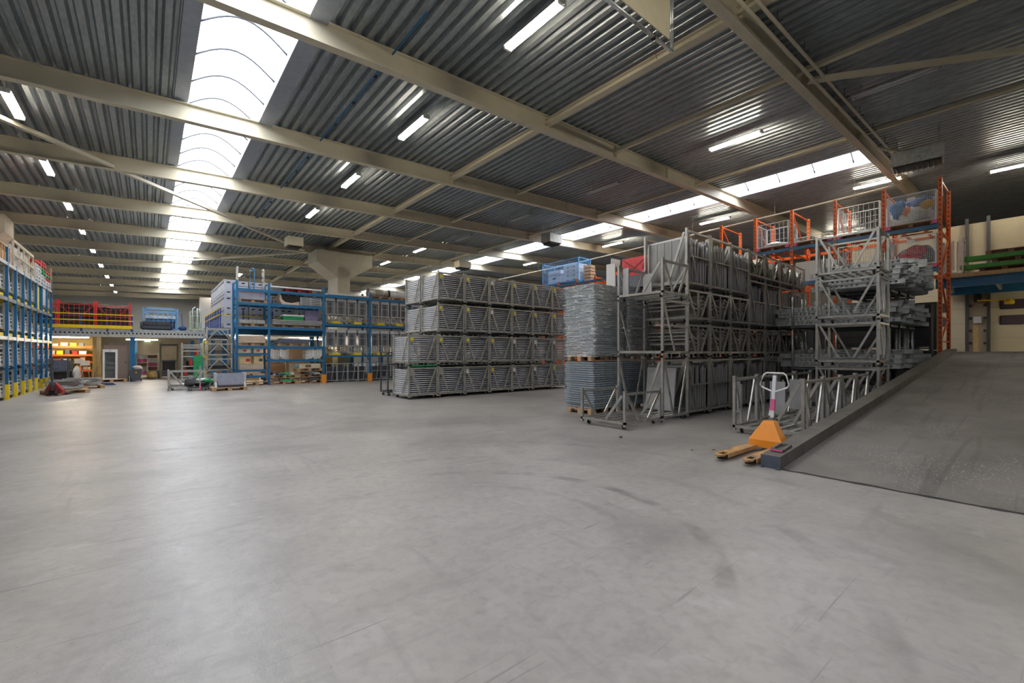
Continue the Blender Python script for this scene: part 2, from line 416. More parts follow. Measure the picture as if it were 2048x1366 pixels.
# roof beams
def ibeam(mb, p, q, h, w, t=.02):
    p = V(p); q = V(q)
    mb.bar(p + V((0, 0, t / 2)), q + V((0, 0, t / 2)), w, t); mb.bar(p + V((0, 0, h - t / 2)), q + V((0, 0, h - t / 2)), w, t)
    mb.bar(p + V((0, 0, h / 2)), q + V((0, 0, h / 2)), t * .8, h - 2 * t)
where = ['behind the camera end of the hall', 'just over the camera', 'at the ramp side, carrying two heating pipes', 'nearest beam crossing the whole picture',
         'second beam crossing the picture', 'third beam crossing the picture', 'fourth beam from the camera across the long skylight',
         'fifth beam, resting on the pale concrete column', 'sixth beam, beyond the pale concrete column', 'seventh beam, over the far mezzanine', 'eighth beam, far beyond the mezzanine', 'ninth beam, far beyond the mezzanine', 'tenth beam, far beyond the mezzanine', 'farthest beam before the end wall']
for y, wtx in zip(BEAMY, where):
    m = MB(); ibeam(m, (XL, y, zb(XL)), (XE, y, zb(XE)), .46, .2)
    b = one('roof_beam', m, CREAM, 'cream steel roof beam, ' + wtx, 'beam', group='roof beams across the hall')
    m = MB()
    for x in (8.75, 11.85, 14.9, 17.1): m.box((x, y, zb(x) + .23), (.02, .19, .42))
    obj('stiffener_plate', m, CREAM, b)
for x, h, tx in ((8.75, .2, 'stout cream tie beam left of the bright right hand skylight row, joining the roof beams'), (11.85, .12, 'thin cream tie bar second from the left between the roof beams'), (17.1, .14, 'thin cream tie bar beside the right hand skylight')):
    m = MB()
    for a, b in zip(BEAMY, BEAMY[1:]): ibeam(m, (x, a + .012, zb(x) + .2), (x, b - .012, zb(x) + .2), .16 if h > .15 else .1, h, .014)
    one('tie_beam', m, CREAM, tx, 'beam')
def zB(x): return zb(x) + .1
for i, (p, q, tx) in enumerate((((-5.0, 14.3), (-.9, 19.2), 'cream roof brace sloping over the left lamp row'), ((-.9, 19.3), (3.3, 24.2), 'cream roof brace crossing the long skylight'),
                                ((3.3, 24.4), (7.4, 29.2), 'cream roof brace ending by the concrete column head'), ((-1.3, 39.8), (3.6, 34.6), 'cream roof brace far away under the long skylight'),
                                ((3.7, 34.4), (7.9, 29.5), 'cream roof brace running back from the column head'), ((12.1, 3.6), (15.8, -1.3), 'cream roof brace beyond the piped beam at upper right'))):
    m = MB(); m.bar((p[0], p[1], zB(p[0])), (q[0], q[1], zB(q[0])), .14, .1); one('roof_brace', m, CREAM, tx, 'brace')
m = MB(); m.bar((4.1, 7.5, 8.02), (3.9, 40, 8.02), .03)
t = one('blue_cable', m, BLUE, 'thin blue cable run clipped under the roof beside the long skylight', 'cable')
for k in range(20): m = MB(); m.box((4.1 - k * .006, 10 + k * 1.4, 8.0), (.06, .06, .06)); obj('clip', m, BLACK, t)

# concrete columns
def column(x, y, w, d, x0, x1, zc, label, zt):
    m = MB(); m.bx((x - w / 2, y, 0), (x + w / 2, y + d, zt - .9))
    m.prism([(x0, zt), (x0, zt - .72), (x - w / 2, zc), (x + w / 2, zc), (x1, zt - .72), (x1, zt)], 'y', y, y + d)
    one('concrete_column', m, CONC, label, 'column')
column(9.35, 27.7, .75, 1.9, 7.75, 11.15, 6.15, 'pale concrete column with a wide flared head behind the blue rack', 7.72)
column(-5.0, 27.6, .3, 1.6, -6.4, -4.62, 6.3, 'pale concrete column head above the left blue rack', 7.3)
m = MB(); m.bx((4.35, 58.8, 0), (5.75, 60, 7.55)); one('concrete_column', m, mat('white washed wall', (.62, .62, .62), .8, 0, .04, 2), 'white pillar standing far behind the stacked grey crates', 'column')
m = MB(); m.bx((5.75, 59.6, 0), (14, 60, 7.6)); st('wall_far_block', m, WALL)

# ramp, kerb, dock
def rz(x): return .109 * (x - 6.43)
RX = 20.7
m = MB()
yk = lambda x: 2.22 - .025 * (x - 6.4)
m.add([(6.43, yk(6.43), 0), (RX, yk(RX), 0), (RX, YN, 0), (6.43, YN, 0), (6.43, yk(6.43), .004), (RX, yk(RX), rz(RX)), (RX, YN, rz(RX)), (6.43, YN, .004)],
      [(0, 1, 2, 3), (4, 7, 6, 5), (0, 4, 5, 1), (1, 5, 6, 2), (2, 6, 7, 3), (3, 7, 4, 0)])
r = st('ramp', m, TARMAC)
rs = random.Random(2); m = MB(); y = yk(6.43); pts = []
while y > YN: pts.append((6.43 + rs.uniform(-.02, .02), y, rs.uniform(.012, .035))); y -= .12
m.add([(x + s * w, y, .003 + (.006 if s > 0 else 0)) for x, y, w in pts for s in (-1, 1)], [(2 * k, 2 * k + 1, 2 * k + 3, 2 * k + 2) for k in range(len(pts) - 1)])
st('trim_1', m, mat('dark joint filler', (.05, .047, .045), .9))
m = MB(); m.add([(.0, 8.9, .002), (1.7, 8.69, .002), (1.7, 8.72, .002), (.0, 8.935, .002)], [(0, 1, 2, 3)]); st('floor_line', m, mat('worn white line', (.5, .5, .5), .6, 0, .4, 12))
m = MB(); m.bx((RX, YN, 0), (XR, 1.85, rz(RX))); m.bx((RX - .03, YN, rz(RX) - .1), (RX + .2, 1.85, rz(RX) + .012)); st('loading_dock', m, CONC)
m = MB(); a, b = 6.4, 20.6
def kz(x): return .17 + .1045 * (x - 6.4)
m.add([(a, yk(a), 0), (a, yk(a) + .23, 0), (a, yk(a) + .23, kz(a)), (a, yk(a), kz(a)), (b, yk(b), 0), (b, yk(b) + .26, 0), (b, yk(b) + .26, kz(b)), (b, yk(b), kz(b))],
      [(0, 1, 2, 3), (4, 7, 6, 5), (0, 3, 7, 4), (3, 2, 6, 7), (2, 1, 5, 6), (1, 0, 4, 5)])
kb = obj('ramp_kerb', m, KERB); kb['kind'] = 'structure'
m = MB(); m.bx((a - .012, yk(a) - .005, .003), (a - .001, yk(a) + .235, .172)); m.box((a - .02, yk(a) + .02, .012), (.05, .05, .02)); m.box((a - .02, yk(a) + .21, .012), (.05, .03, .02)); obj('end_plate', m, KERBF, kb)
m = MB(); x0 = 6.62
for q0, q1 in (((x0, 2.27), (x0 + .3, 2.27)), ((x0, 2.40), (x0 + .3, 2.40)), ((x0, 2.27), (x0, 2.40)), ((x0 + .3, 2.27), (x0 + .3, 2.40))):
    m.bar((q0[0], q0[1], kz(q0[0]) + .02), (q1[0], q1[1], kz(q1[0]) + .02), .035, .03)
t = thing('steel_socket_frame', 'small rusty square frame lying on the near end of the ramp kerb', 'frame', (0, 0, 0)); obj('rim', m, KERB, t)
m = MB(); m.bar((x0 - .03, 2.26, kz(x0) + .018), (x0 - .03, 2.41, kz(x0) + .018), .02, .02); obj('pink_strip', m, PINK, t)
# dock doors
def door(n, y0, y1):
    root = None; m = MB()
    for k in range(6):
        m.bx((XR + .02, y0, 1.5 + k * .6), (XR + .07, y1, 1.5 + k * .6 + .592))
    root = st('door_%d' % n, m, mat('cream door panel', (.62, .565, .40), .55, 0, .03, 1))
    for zz in (2.62, 3.22):
        for f in ((.18, .40), (.60, .82)) if n == 2 else ((.1, .28), (.42, .60), (.72, .9)):
            ya, yb = y1 - (y1 - y0) * f[1], y1 - (y1 - y0) * f[0]
            m = MB()
            for q0, q1 in (((ya, zz), (yb, zz)), ((ya, zz + .33), (yb, zz + .33)), ((ya, zz), (ya, zz + .33)), ((yb, zz), (yb, zz + .33))):
                m.bar((XR + .015, q0[0], q0[1]), (XR + .015, q1[0], q1[1]), .05, .03)
            w = obj('window_frame', m, BLACK, root)
            m = MB(); m.bx((XR + .005, ya, zz), (XR + .015, yb, zz + .33)); obj('pane', m, mat('dim door pane', (.09, .065, .085), .15, 0, .1), w)
    m = MB(); m.bx((XR - .01, (y0 + y1) / 2 - .12, 1.72), (XR + .02, (y0 + y1) / 2 + .18, 1.86)); obj('handle_plate', m, DGREY, root)
    m = MB(); m.bx((XR - .02, y0, 1.45), (XR + .02, y1, 1.53)); obj('bottom_seal', m, RUBBER, root)
door(1, D0, D1); door(2, D2, D3)
for y, tx in ((1.43, 'grey steel door guide rail beside the right dock door'), (2.02, 'grey steel door guide rail beside the left dock door')):
    m = MB(); m.bar((XR - .08, y, 1.5), (XR - .08, y, 6.9), .1, .1)
    for k in range(7): m.box((XR - .03, y + (.09 if y < 1.7 else -.09), 1.9 + k * .5), (.05, .1, .09))
    one('door_guide_rail', m, DGREY, tx, 'rail')
m = MB(); m.bx((XR - .16, 1.62, 3.55), (XR - .002, 1.83, 3.85)); one('door_control_box', m, BLACK, 'black control box between the two dock doors', 'box')
m = MB(); m.bx((XR - .12, 1.62, 2.7), (XR - .002, 1.84, 2.95)); one('door_switch_box', m, OFFW, 'pale switch box low between the two dock doors', 'box')
t = thing('dock_lamp', 'yellow dock lamp on a swing arm by the right door', 'lamp', (XR - .32, 1.3, 3.5))
m = MB(); m.bar((0, .42, .07), (0, -.34, .04), .05); m.bar((0, .1, .06), (.2, .1, .06), .04); obj('arm', m, YELLOW, t)
m = MB(); m.lathe([(.0, .12), (.09, .11), (.14, .03), (.14, -.06), (.11, -.1), (0, -.1)], 14, (-.02, -.42, -.04)); obj('lamp_head', m, YELLOW, t)
m = MB(); m.box((XR - .3, 1.75, 1.46 + .55), (.12, .14, 1.1)); one('timber_post', m, PLY, 'pale timber post leaning between the dock doors', 'post')

# ------------------------------------------------------------------ lamps, heaters, pipes
def lamp(lit, L=1.5):
    t = thing('ceiling_light', 'x', 'ceiling light')
    m = MB(); m.prism([(-.1, .06), (-.07, .09), (.07, .09), (.1, .06), (.1, .045), (-.1, .045)], 'y', -L / 2 - .05, L / 2 + .05)
    m.box((0, -L / 2 - .03, .02), (.18, .05, .07)); m.box((0, L / 2 + .03, .02), (.18, .05, .07)); obj('housing', m, WHITE if lit else GALV, t)
    for s in (-.07, .07):
        m = MB(); m.tube((s, -L / 2, .015), (s, L / 2, .015), .02, 8); obj('tube', m, TUBE if lit else OFFW, t)
    for s in (-.6, .6): m = MB(); m.tube((0, s * L / 1.5, .09), (0, s * L / 1.5, .30), .008, 6); obj('hanger', m, GALV, t)
    m = MB(); m.ring((0, -L / 2 - .1, .0), .05, .007, 'x', 12); obj('pull_ring', m, GALV, t)
    return Kind(t)
LIT, DIM = lamp(True), lamp(False)
G = 'ceiling lamps'
rows = [(-2.55, 7.36, [16.0, 20.7, 25.4, 30.3, 35.7, 41.6, 47.5, 53.2, 59], 'in the left row over the blue racks'),
        (5.75, 7.66, [1.3, 6.33, 11.35, 16.3, 21.2, 41.8, 47.2, 53, 58.5], 'in the row right of the long skylight'),
        (13.5, 7.72, [25.7, 31.0, 36.4], 'in the short far row beyond the concrete column'),
        (23., 8.08, [4.4, 11.1, 17.7, 25.6], 'in the right row past the orange rack')]
for x, z, ys, tx in rows:
    for i, y in enumerate(ys): LIT.put((x, y, zb(x) + .15), 0, 'lit twin tube lamp, %s one %s' % (ORD[i], tx), G)
LIT.put((14.15, 6.2, zb(14.15) + .15), 0, 'lit twin tube lamp alone between the nearest beam and the piped beam', G)
for i, y in enumerate((8, 19)): LIT.put((33, y, zb(33) + .15), 0, 'lit twin tube lamp, %s one in the dim hall past the orange rack' % ['near', 'far'][i], G)
LIT.put((24.1, .55, 8.2), 0, 'lit twin tube lamp above the right dock door', G)
LIT.put((24.0, -2.3, 3.45), 0, 'lit twin tube lamp under the dock mezzanine beyond the right door', G)
for y, tx in ((11.35, 'nearest dark ceiling lamp right of centre'), (16.5, 'second dark ceiling lamp right of centre'), (21.5, 'farthest dark ceiling lamp right of centre'), (2.4, 'dark ceiling lamp beyond the piped beam at upper right')):
    DIM.put((14.1, y, zb(14.1) + .15), 0, 'unlit grey twin tube lamp, ' + tx, 'unlit ceiling lamps')

def heater(loc, rz_, w, label, grill=True):
    t = thing('unit_heater', label, 'heater', loc, rz_)
    m = MB(); m.bx((-w / 2, -.35, 0), (w / 2, .35, .45)); obj('casing', m, CREAM if not grill else GALV, t)
    m = MB(); m.mi = 0; m.bx((-w / 2 + .05, -.3, -.05), (w / 2 - .05, .3, -.002))
    m.mi = 1
    for k in range(9): m.box((-w / 2 + .12 + k * (w - .24) / 8, 0, -.07), (.015, .6, .1), (0, .5, 0))
    obj('louvre', m, [BLACK, DGREY], t)
    m = MB()
    for sx in (-1, 1):
        for sy in (-1, 1): m = MB(); m.tube((sx * w * .4, sy * .3, .45), (sx * w * .4, sy * .3, .45 + zb(loc[0]) + .47 - loc[2] - .43), .012, 6); obj('hanger_rod', m, GALV, t)
heater((19.2, 2.65, 7.6), pi / 2 + .1, 1.25, 'grey unit heater hanging beyond the piped beam above the orange rack')
heater((16.9, 17.1, 7.45), 0, .9, 'grey unit heater hanging by the right hand skylight')
heater((16.9, 25.9, 7.4), 0, .95, 'pale unit heater farthest along the right hand skylight', False)
heater((5.8, 24.75, 7.0), 0, .75, 'cream unit heater hanging left of the concrete column', False)
for k, (dy, dz) in enumerate(((-.16, .02), (-.30, .12))):
    m = MB(); pts = [(x, 3.62 + dy, zb(x) + dz) for x in (4, 10, 16, 22.2)]; pts.append((22.4, 3.7 + dy, zb(22) + dz))
    m.path(pts, .035, 8); t = one('heating_pipe', m, CREAM, ['lower pale heating pipe along the piped roof beam', 'upper pale heating pipe along the piped roof beam'][k], 'pipe')
    if k: continue
    for q in range(12):
        x = 5 + q * 1.5; m = MB(); m.box((x, 3.42, zb(x) + .2), (.03, .34, .02)); m.tube((x, 3.34, zb(x) + .2), (x, 3.34, zb(x) + .46), .008, 5); obj('pipe_bracket', m, DGREY, t)
m = MB(); m.path([(18.0, 3.4, 8.05), (18.9, 3.05, 8.1), (19.2, 2.75, 8.06), (19.25, 2.7, 8.0)], .04, 8); one('heater_feed_pipe', m, CREAM, 'bent pale pipe feeding the heater above the orange rack', 'pipe')
m = MB(); m.path([(22.4, 3.6, 8.02), (22.4, 20, 7.6), (22.3, 33, 7.5)], .04, 8)
for y in (5, 8, 12, 16, 20, 24, 28): m.tube((22.4, y, 7.9 - max(0, y - 3.6) * .02), (22.4, y, 8.72), .008, 5)
one('conduit_pipe', m, CREAM, 'long pale pipe hung high along the orange rack row', 'pipe')
# hanging board in a pipe frame
t = thing('hanging_sign', 'cream hanging board in a pipe frame at the top edge of the picture', 'sign', (0, 0, 0))
yS = 3.86
m = MB(); m.path([(4.6, yS, 6.42), (6.55, yS, 6.42)], .028, 8); m.path([(6.55, yS, 6.42), (6.55, yS, zb(6.5) + .1)], .028, 8); m.path([(4.6, yS, 6.42), (4.6, yS, zb(4.6) + .1)], .028, 8); m.tube((6.55, yS, 6.7), (6.55, yS, 6.85), .034, 8); obj('pipe_frame', m, GALV, t)
m = MB(); m.bx((4.7, yS - .008, 6.58), (6.47, yS + .008, 7.4)); obj('board', m, mat('cream board', (.70, .64, .46), .6, 0, .03), t)
m = MB(); m.tube((6.02, yS, 6.385), (6.02, yS, 6.455), .034, 8); m.path([(6.02, yS, 6.4), (6.0, yS, 6.3), (6.08, yS, 6.18), (6.12, yS, 6.12)], .004, 5); m.path([(6.0, yS, 6.45), (5.98, yS, 6.6)], .004, 5); obj('cable_tie', m, BLACK, t)
# ------------------------------------------------------------------ wheeled steel stillages
def caster(parent, x, y, z, wheel=None):
    m = MB(); m.box((0, 0, .112), (.08, .08, .01))
    for s in (-.026, .026): m.prism([(-.035, .11), (.035, .11), (.03, .05), (.0, .038)], 'y', s - .004, s + .004)
    m.mi = 1; m.tube((.01, -.018, .046), (.01, .018, .046), .045, 14); m.mi = 0; m.tube((.01, -.034, .046), (.01, .034, .046), .012, 8)
    obj('caster', m, [GALV, wheel or RUBBER], parent, (x, y, z))


def stillage(L, W, H, mt, label, brace='V', bw=.062, plate=False, slats=5, mid=False, ends=True, wheels=True):
    """open tube frame: origin at the near left corner, L along x, W along y; the base sits .165 up on casters"""
    t = thing('steel_stillage' if plate or mid else 'stacking_trolley', label, 'stillage')
    b = .135; p = .05
    m = MB(); h = p / 2
    for y in (h, W - h): m.bar((0, y, b), (L, y, b), p)
    for x in (h, L - h): m.bar((x, p, b), (x, W - p, b), p)
    for k in range(slats):
        y = W * (k + 1) / (slats + 1); m.bar((p, y, b + .005), (L - p, y, b + .005), .07, .03)
    for x in (L * .36, L * .64): m.bar((x, p, b - .02), (x, W - p, b - .02), .04, .03)
    obj('base_frame', m, mt, t)
    for x in (h, L - h):
        for y in (h, W - h):
            m = MB(); m.bar((x, y, .06), (x, y, H), p); m.box((x, y, H + .006), (.066, .066, .012)); obj('post', m, mt, t)
    for y in (h, W - h):
        m = MB(); m.bar((p, y, H - .05), (L - p, y, H - .05), p * .9); obj('top_rail', m, mt, t)
    z0, z1 = b + .03, H - .08
    for y in (.012, W - .012):
        if brace == 'V':
            for xa, xb in ((p + .03, L * .38), (L - p - .03, L * .62)):
                m = MB(); m.bar((xa, y, z1), (xb, y, z0), bw * .9, .025, (0, 1, 0)); obj('brace', m, mt, t)
        if brace == 'N':
            m = MB(); m.bar((p + .02, y, z1), (L * .45, y, z0), bw * .8, .025, (0, 1, 0)); obj('brace', m, mt, t)
            m = MB(); m.bar((L * .2, y, H * .55), (L - p, y, H * .55), bw * .9, .03); obj('middle_rail', m, mt, t)
        if mid:
            m = MB(); m.bar((L / 2, y + .01, z0), (L / 2, y + .01, z1), .035); obj('middle_post', m, mt, t)
    if ends:
        for x in (.012, L - .012):
            m = MB(); m.bar((x, p + .03, z1), (x, W * .42, z0), bw * .9, .025, (1, 0, 0)); obj('end_brace', m, mt, t)
    if plate:
        m = MB(); m.prism([(p, z1), (p + .14, z1), (p + .2, z1 - .2), (p, z1 - .2)], 'y', -.004, .004); g = obj('gusset_plate', m, STEEL, t)
    if wheels:
        for x in (.12, L - .12):
            for y in (.12, W - .12): caster(t, x, y, .005)
    return t


def ticket(parent_child, z, on):
    pass


# --- the long wall of stillages filled with barrier panels, centre of the picture
CL, CW, CH, CP, NP = 1.08, 1.2, 1.06, 1.09, 12
X0, Y0 = 6.48, 13.12
plain = Kind(stillage(CL, CW, CH, STEEL, 'x', plate=True, ends=True))
t2 = stillage(CL, CW, CH, STEEL, 'x', plate=True, ends=True)
g = [c for c in t2.children if c.name.startswith('gusset')][0]
m = MB(); m.tube((.12, -.012, CH - .17), (.12, -.004, CH - .17), .055, 18); obj('round_ticket', m, mat('yellow ticket', (.85, .72, .02), .5, 0, .04), g, label='round yellow ticket')
m = MB(); m.box((.12, -.0125, CH - .17), (.05, .002, .014)); obj('ticket_mark', m, DGREY, g)
tick = Kind(t2)
t3 = stillage(CL, CW, CH, STEEL, 'x', plate=True, ends=True)
g = [c for c in t3.children if c.name.startswith('gusset')][0]
m = MB(); m.box((.11, -.008, CH - .2), (.1, .006, .13)); obj('white_label', m, WHITE, g, label='white paper label')
white = Kind(t3)
# one panel: a thin sheet in a frame, tubes along the long edges, flat bars at the ends
def panel_mesh(m, x=0, y=0, z=0):
    m.bx((x + .09, y + .16, z + .024), (x + CL - .09, y + CW - .1, z + .034))
    for a in (.06, CL - .09): m.bx((x + a, y + .09, z + .002), (x + a + .03, y + CW - .05, z + .052))
    m.tube((x + .055, y + .075, z + .027), (x + CL - .055, y + .075, z + .027), .019, 8)
    m.tube((x + .055, y + CW - .05, z + .027), (x + CL - .055, y + CW - .05, z + .027), .019, 6)
    for a in (.06, CL - .09): m.box((x + a + .015, y + .08, z + .027), (.03, .05, .03))
    return m
pm = panel_mesh(MB()).mesh('steel_barrier', [PANEL])
rowtx = ['floor level', 'second level', 'third level', 'top level']
tk = {0: '...Y..Y', 1: 'YYYYWWW', 2: '.YYWYYY', 3: '.YYWYYY'}
tk[0] = '..WYWWY'
panels = []
rr = random.Random(3)
for lv in range(4):
    for c in range(7):
        if lv > 1 and c == 0: continue
        k = {'Y': tick, 'W': white}.get(tk[lv][c], plain)
        loc = (X0 + c * CP, Y0 + rr.uniform(-.02, .02), lv * 1.083)
        place = '%s column from the left end, %s' % (ORD[c] if c else 'short outer', rowtx[lv])
        look = {'Y': 'steel stillage with a round yellow ticket', 'W': 'steel stillage with a white paper label'}.get(tk[lv][c], 'steel stillage without a ticket')
        k.put(loc, 0, '%s, %s' % (look, place), 'stillages in the long central wall')
        for q in range(NP):
            panels.append((loc[0] + rr.uniform(-.006, .006), loc[1] + rr.uniform(0, .02), loc[2] + .155 + q * .069, 'grey barrier panel stacked in the %s' % place, 'barrier panels, ' + place))
for i, (x, y, z, lb, gp) in enumerate(panels[:0] + panels):
    if i >= 300: break
    o = bpy.data.objects.new('steel_barrier', pm); C.objects.link(o); o.location = (x, y, z); o.rotation_euler = (0, 0, rr.uniform(-.004, .004))
    tag(o, lb, 'panel', gp)
m = MB()
for x, y, z, lb, gp in panels[300:] + [(q[0], q[1] + 1.26, q[2]) + q[3:] for q in panels if q[0] > 7.3]: panel_mesh(m, x, y, z)
o = one('steel_barriers', m, PANEL, 'remaining grey barrier panels at the far end and in the added row behind', 'panels'); o['kind'] = 'stuff'
for lv in range(4):  # unseen back row, added so the gaps between levels stay dark
    for c in range(1, 7):
        plain.put((X0 + c * CP, Y0 + 1.26, lv * 1.083), 0, 'steel stillage of the added unseen row behind the central wall', 'stillages of the added unseen row')
for k, (x, l) in enumerate(((X0 + .16, .42), (X0 + .62, .42))):
    m = MB(); m.bx((x, Y0 + .02, CH + .02), (x + l, Y0 + .5, CH + .06)); one('green_plank', m, GREEN, 'green plank edge under the outer second level stillage, %s one' % ('left' if k == 0 else 'right'), 'plank')
# dark trolley just left of the wall
t = thing('tall_trolley', 'tall dark framed trolley left of the central stillage wall', 'trolley', (6.5, 14.75, 0))
m = MB(); m.bar((0, 0, .14), (.62, 0, .14), .05); m.bar((0, .6, .14), (.62, .6, .14), .05); m.bar((.0, 0, .14), (0, .6, .14), .05); m.bar((.62, 0, .14), (.62, .6, .14), .05); obj('base_frame', m, DGREY, t)
for x in (0, .62):
    for y in (0, .6): m = MB(); m.bar((x, y, .11), (x, y, 1.55), .05); obj('post', m, DGREY if x < .3 else ALU, t); caster(t, x * .8 + .06, y * .8 + .06, .005)
for z in (.65, 1.1, 1.53):
    m = MB(); m.bar((0, 0, z), (.62, 0, z), .035); m.bar((0, 0, z), (0, .6, z), .035); m.bar((0, .6, z), (.62, .6, z), .035); obj('rail', m, DGREY, t)

# --- shrink wrapped pallets of plastic grids
def pallet(L=1.2, W=.8, mt=WOOD, name='wooden_pallet'):
    t = thing(name, 'x', 'pallet')
    for k in range(5):
        m = MB(); w = .145 if k in (0, 2, 4) else .1; y = -W / 2 + .07 + k * (W - .14) / 4; m.bx((-L / 2, y - w / 2, .122), (L / 2, y + w / 2, .144)); obj('top_board', m, mt, t)
    m = MB()
    for x in (-L / 2 + .07, 0, L / 2 - .07): m.bx((x - .07, -W / 2, .1), (x + .07, W / 2, .122))
    for y in (-W / 2 + .05, 0, W / 2 - .05): m.bx((-L / 2, y - .05, 0), (L / 2, y + .05, .022))
    for x in (-L / 2 + .07, 0, L / 2 - .07):
        for y in (-W / 2 + .06, 0, W / 2 - .06): m.bx((x - .07, y - .055, .022), (x + .07, y + .055, .1))
    obj('block_frame', m, mt, t)
    return t
PAL = Kind(pallet())
def ribbed(mb, l, w, h, n):
    for k in range(n):
        x0 = -l / 2 + k * l / n; mb.bx((x0 + .006, -w / 2, 0.004), (x0 + l / n - .006, w / 2, h - .012))
    mb.bx((-l / 2 + .01, -w / 2 + .02, h * .3), (l / 2 - .01, w / 2 - .02, h * .7))
m = MB(); ribbed(m, 1.16, .96, .052, 3); m.bx((-.59, -.49, .03), (.59, .49, .043)); gm = m.mesh('plastic_grid', [GRID])
rr = random.Random(5)
stacks = [(8.98, 7.5, 0, 21, 'front', 'lower'), (8.98, 7.5, 1.33, 32, 'front', 'upper'), (10.35, 7.5, 0, 21, 'rear', 'lower'), (10.35, 7.5, 1.33, 33, 'rear', 'upper')]
for x, y, z, n, a, b in stacks:
    PAL.put((x, y, z), pi / 2 if a == 'x' else 0, 'wooden pallet under the %s %s stack of blue grey plastic grids' % (a, b), 'pallets under the plastic grids')
    for k in range(n):
        o = bpy.data.objects.new('plastic_grid', gm); C.objects.link(o); o.location = (x + rr.uniform(-.025, .025), y + rr.uniform(-.025, .025), z + .146 + k * .0553); o.rotation_euler = (0, 0, rr.uniform(-.012, .012))
        tag(o, 'blue grey plastic grid in the %s %s shrink wrapped stack' % (a, b), 'grid', 'plastic grids, %s %s stack' % (a, b))
    if b == 'upper':
        m = MB(); h = n * .0553 + .03; rs = random.Random(9); N = 28; R_ = 16; vs = []
        per = [(-.62, -.52), (.62, -.52), (.62, .52), (-.62, .52)]
        ring_ = []
        for e in range(4):
            for q in range(7):
                u = q / 7; p0, p1 = per[e], per[(e + 1) % 4]; ring_.append((p0[0] + (p1[0] - p0[0]) * u, p0[1] + (p1[1] - p0[1]) * u))
        for r_ in range(R_ + 1):
            for (u, v) in ring_:
                d = rs.uniform(-.008, .02); l = sqrt(u * u + v * v); vs.append((u + u / l * d, v + v / l * d, .1 + h * r_ / R_))
        m.add(vs, [(r_ * N + q, r_ * N + (q + 1) % N, (r_ + 1) * N + (q + 1) % N, (r_ + 1) * N + q) for r_ in range(R_) for q in range(N)], True)
        one('stretch_film', m, FILM, 'clear stretch film wound round the %s upper grid stack' % a, 'film', (x, y, z))

# --- aluminium trolley stack in front of the ramp
AL, AW = 1.125, 1.17
AX, AY = 9.75, 5.36
tall = Kind(stillage(AL, AW, 1.40, ALU, 'x', brace='N', mid=False, ends=True, slats=4)); tall.root.name = 'steel_stillage'
short = Kind(stillage(AL, AW, .83, ALU, 'x', brace='V', mid=True, ends=False, slats=4))
sheet_v = []
for ed, hh in ((.034, 1.05), (.05, 1.03), (.028, .98), (.06, .55)):
    m = MB(); m.mi = 1; m.bx((-.006, .1, 0), (.006, AW - .08, hh))
    for k in range(4): m.bx((-.016, .25 + k * .2, 0), (.016, .27 + k * .2, hh))
    m.mi = 0
    m.bx((-ed / 2, .045, 0), (ed / 2, .1, hh + .01)); m.bx((-ed / 2, AW - .09, 0), (ed / 2, AW - .05, hh + .01)); m.bx((-ed / 2, .06, hh - .03), (ed / 2, AW - .06, hh + .01)); m.bx((-ed / 2, .06, 0), (ed / 2, AW - .06, .04))
    sheet_v.append(m.mesh('aluminium_sheet', [ALUB, ALUSHADE]))
m = MB(); tck = .03
V1 = [(-.43, .17), (-.33, .23), (-.13, .045), (0, .0), (.13, .045), (.33, .23), (.43, .17)]
poly = [(u, w) for u, w in V1] + [(u, w + tck) for u, w in reversed(V1)]
m.prism(poly, 'y', .06, AW - .06)
for u, w in V1[1:-1]: m.tube((u, .05, w + .015), (u, AW - .05, w + .015), .02, 8)
chev_m = m.mesh('folded_profile', [ALU])
rr = random.Random(11)
def fill_tall(x, y, z, place, n=8):
    for k in range(n):
        o = bpy.data.objects.new('aluminium_sheet', sheet_v[rr.choice((0, 0, 1, 1, 2, 3))]); C.objects.link(o)
        o.location = (x + .14 + k * (AL - .28) / (n - 1), y + rr.uniform(0, .02), z + .175); o.rotation_euler = (0, rr.uniform(-.02, .03), 0)
        tag(o, 'upright aluminium sheet standing in the %s' % place, 'panel', 'aluminium panels, ' + place)
def fill_short(x, y, z, place, n=4):
    for k in range(n):
        o = bpy.data.objects.new('folded_profile', chev_m); C.objects.link(o)
        o.location = (x + AL / 2 + rr.uniform(-.02, .02), y + rr.uniform(-.01, .01), z + .16 + k * .095); o.rotation_euler = (0, rr.uniform(-.03, .03), 0)
        tag(o, 'folded aluminium profile nested in the %s' % place, 'profile', 'folded profiles, ' + place)
for c in range(7):
    x = AX + c * 1.14
    seq = [('t', 0), ('s', 1.405), ('s', 2.235), ('t', 3.065)] if c < 3 else [('t', 0), ('s', 1.405), ('t', 2.235), ('s', 3.635)]
    for lv, (kd, z) in enumerate(seq):
        place = '%s column of the aluminium stack, %s' % (ORD[c], rowtx[lv])
        (tall if kd == 't' else short).put((x, AY, z), 0, ('tall' if kd == 't' else 'low') + ' aluminium stillage, ' + place, 'stillages of the aluminium stack')
        (fill_tall if kd == 't' else fill_short)(x, AY, z, place)
# second row behind, added to block the light showing through the gaps
for c in range(2, 7):
    x = AX + c * 1.14; y = AY + 1.24
    for lv, (kd, z) in enumerate([('t', 0), ('s', 1.405), ('s', 2.235), ('t', 3.065)]):
        place = 'added aluminium back row, %s, %s from left' % (rowtx[lv], ORD[c - 2])
        (tall if kd == 't' else short).put((x, y, z), 0, ('tall' if kd == 't' else 'low') + ' stillage, ' + place, 'stillages of the added back row')
        if kd == 't': fill_tall(x, y, z, place, 6)
        else: fill_short(x, y, z, place, 4)

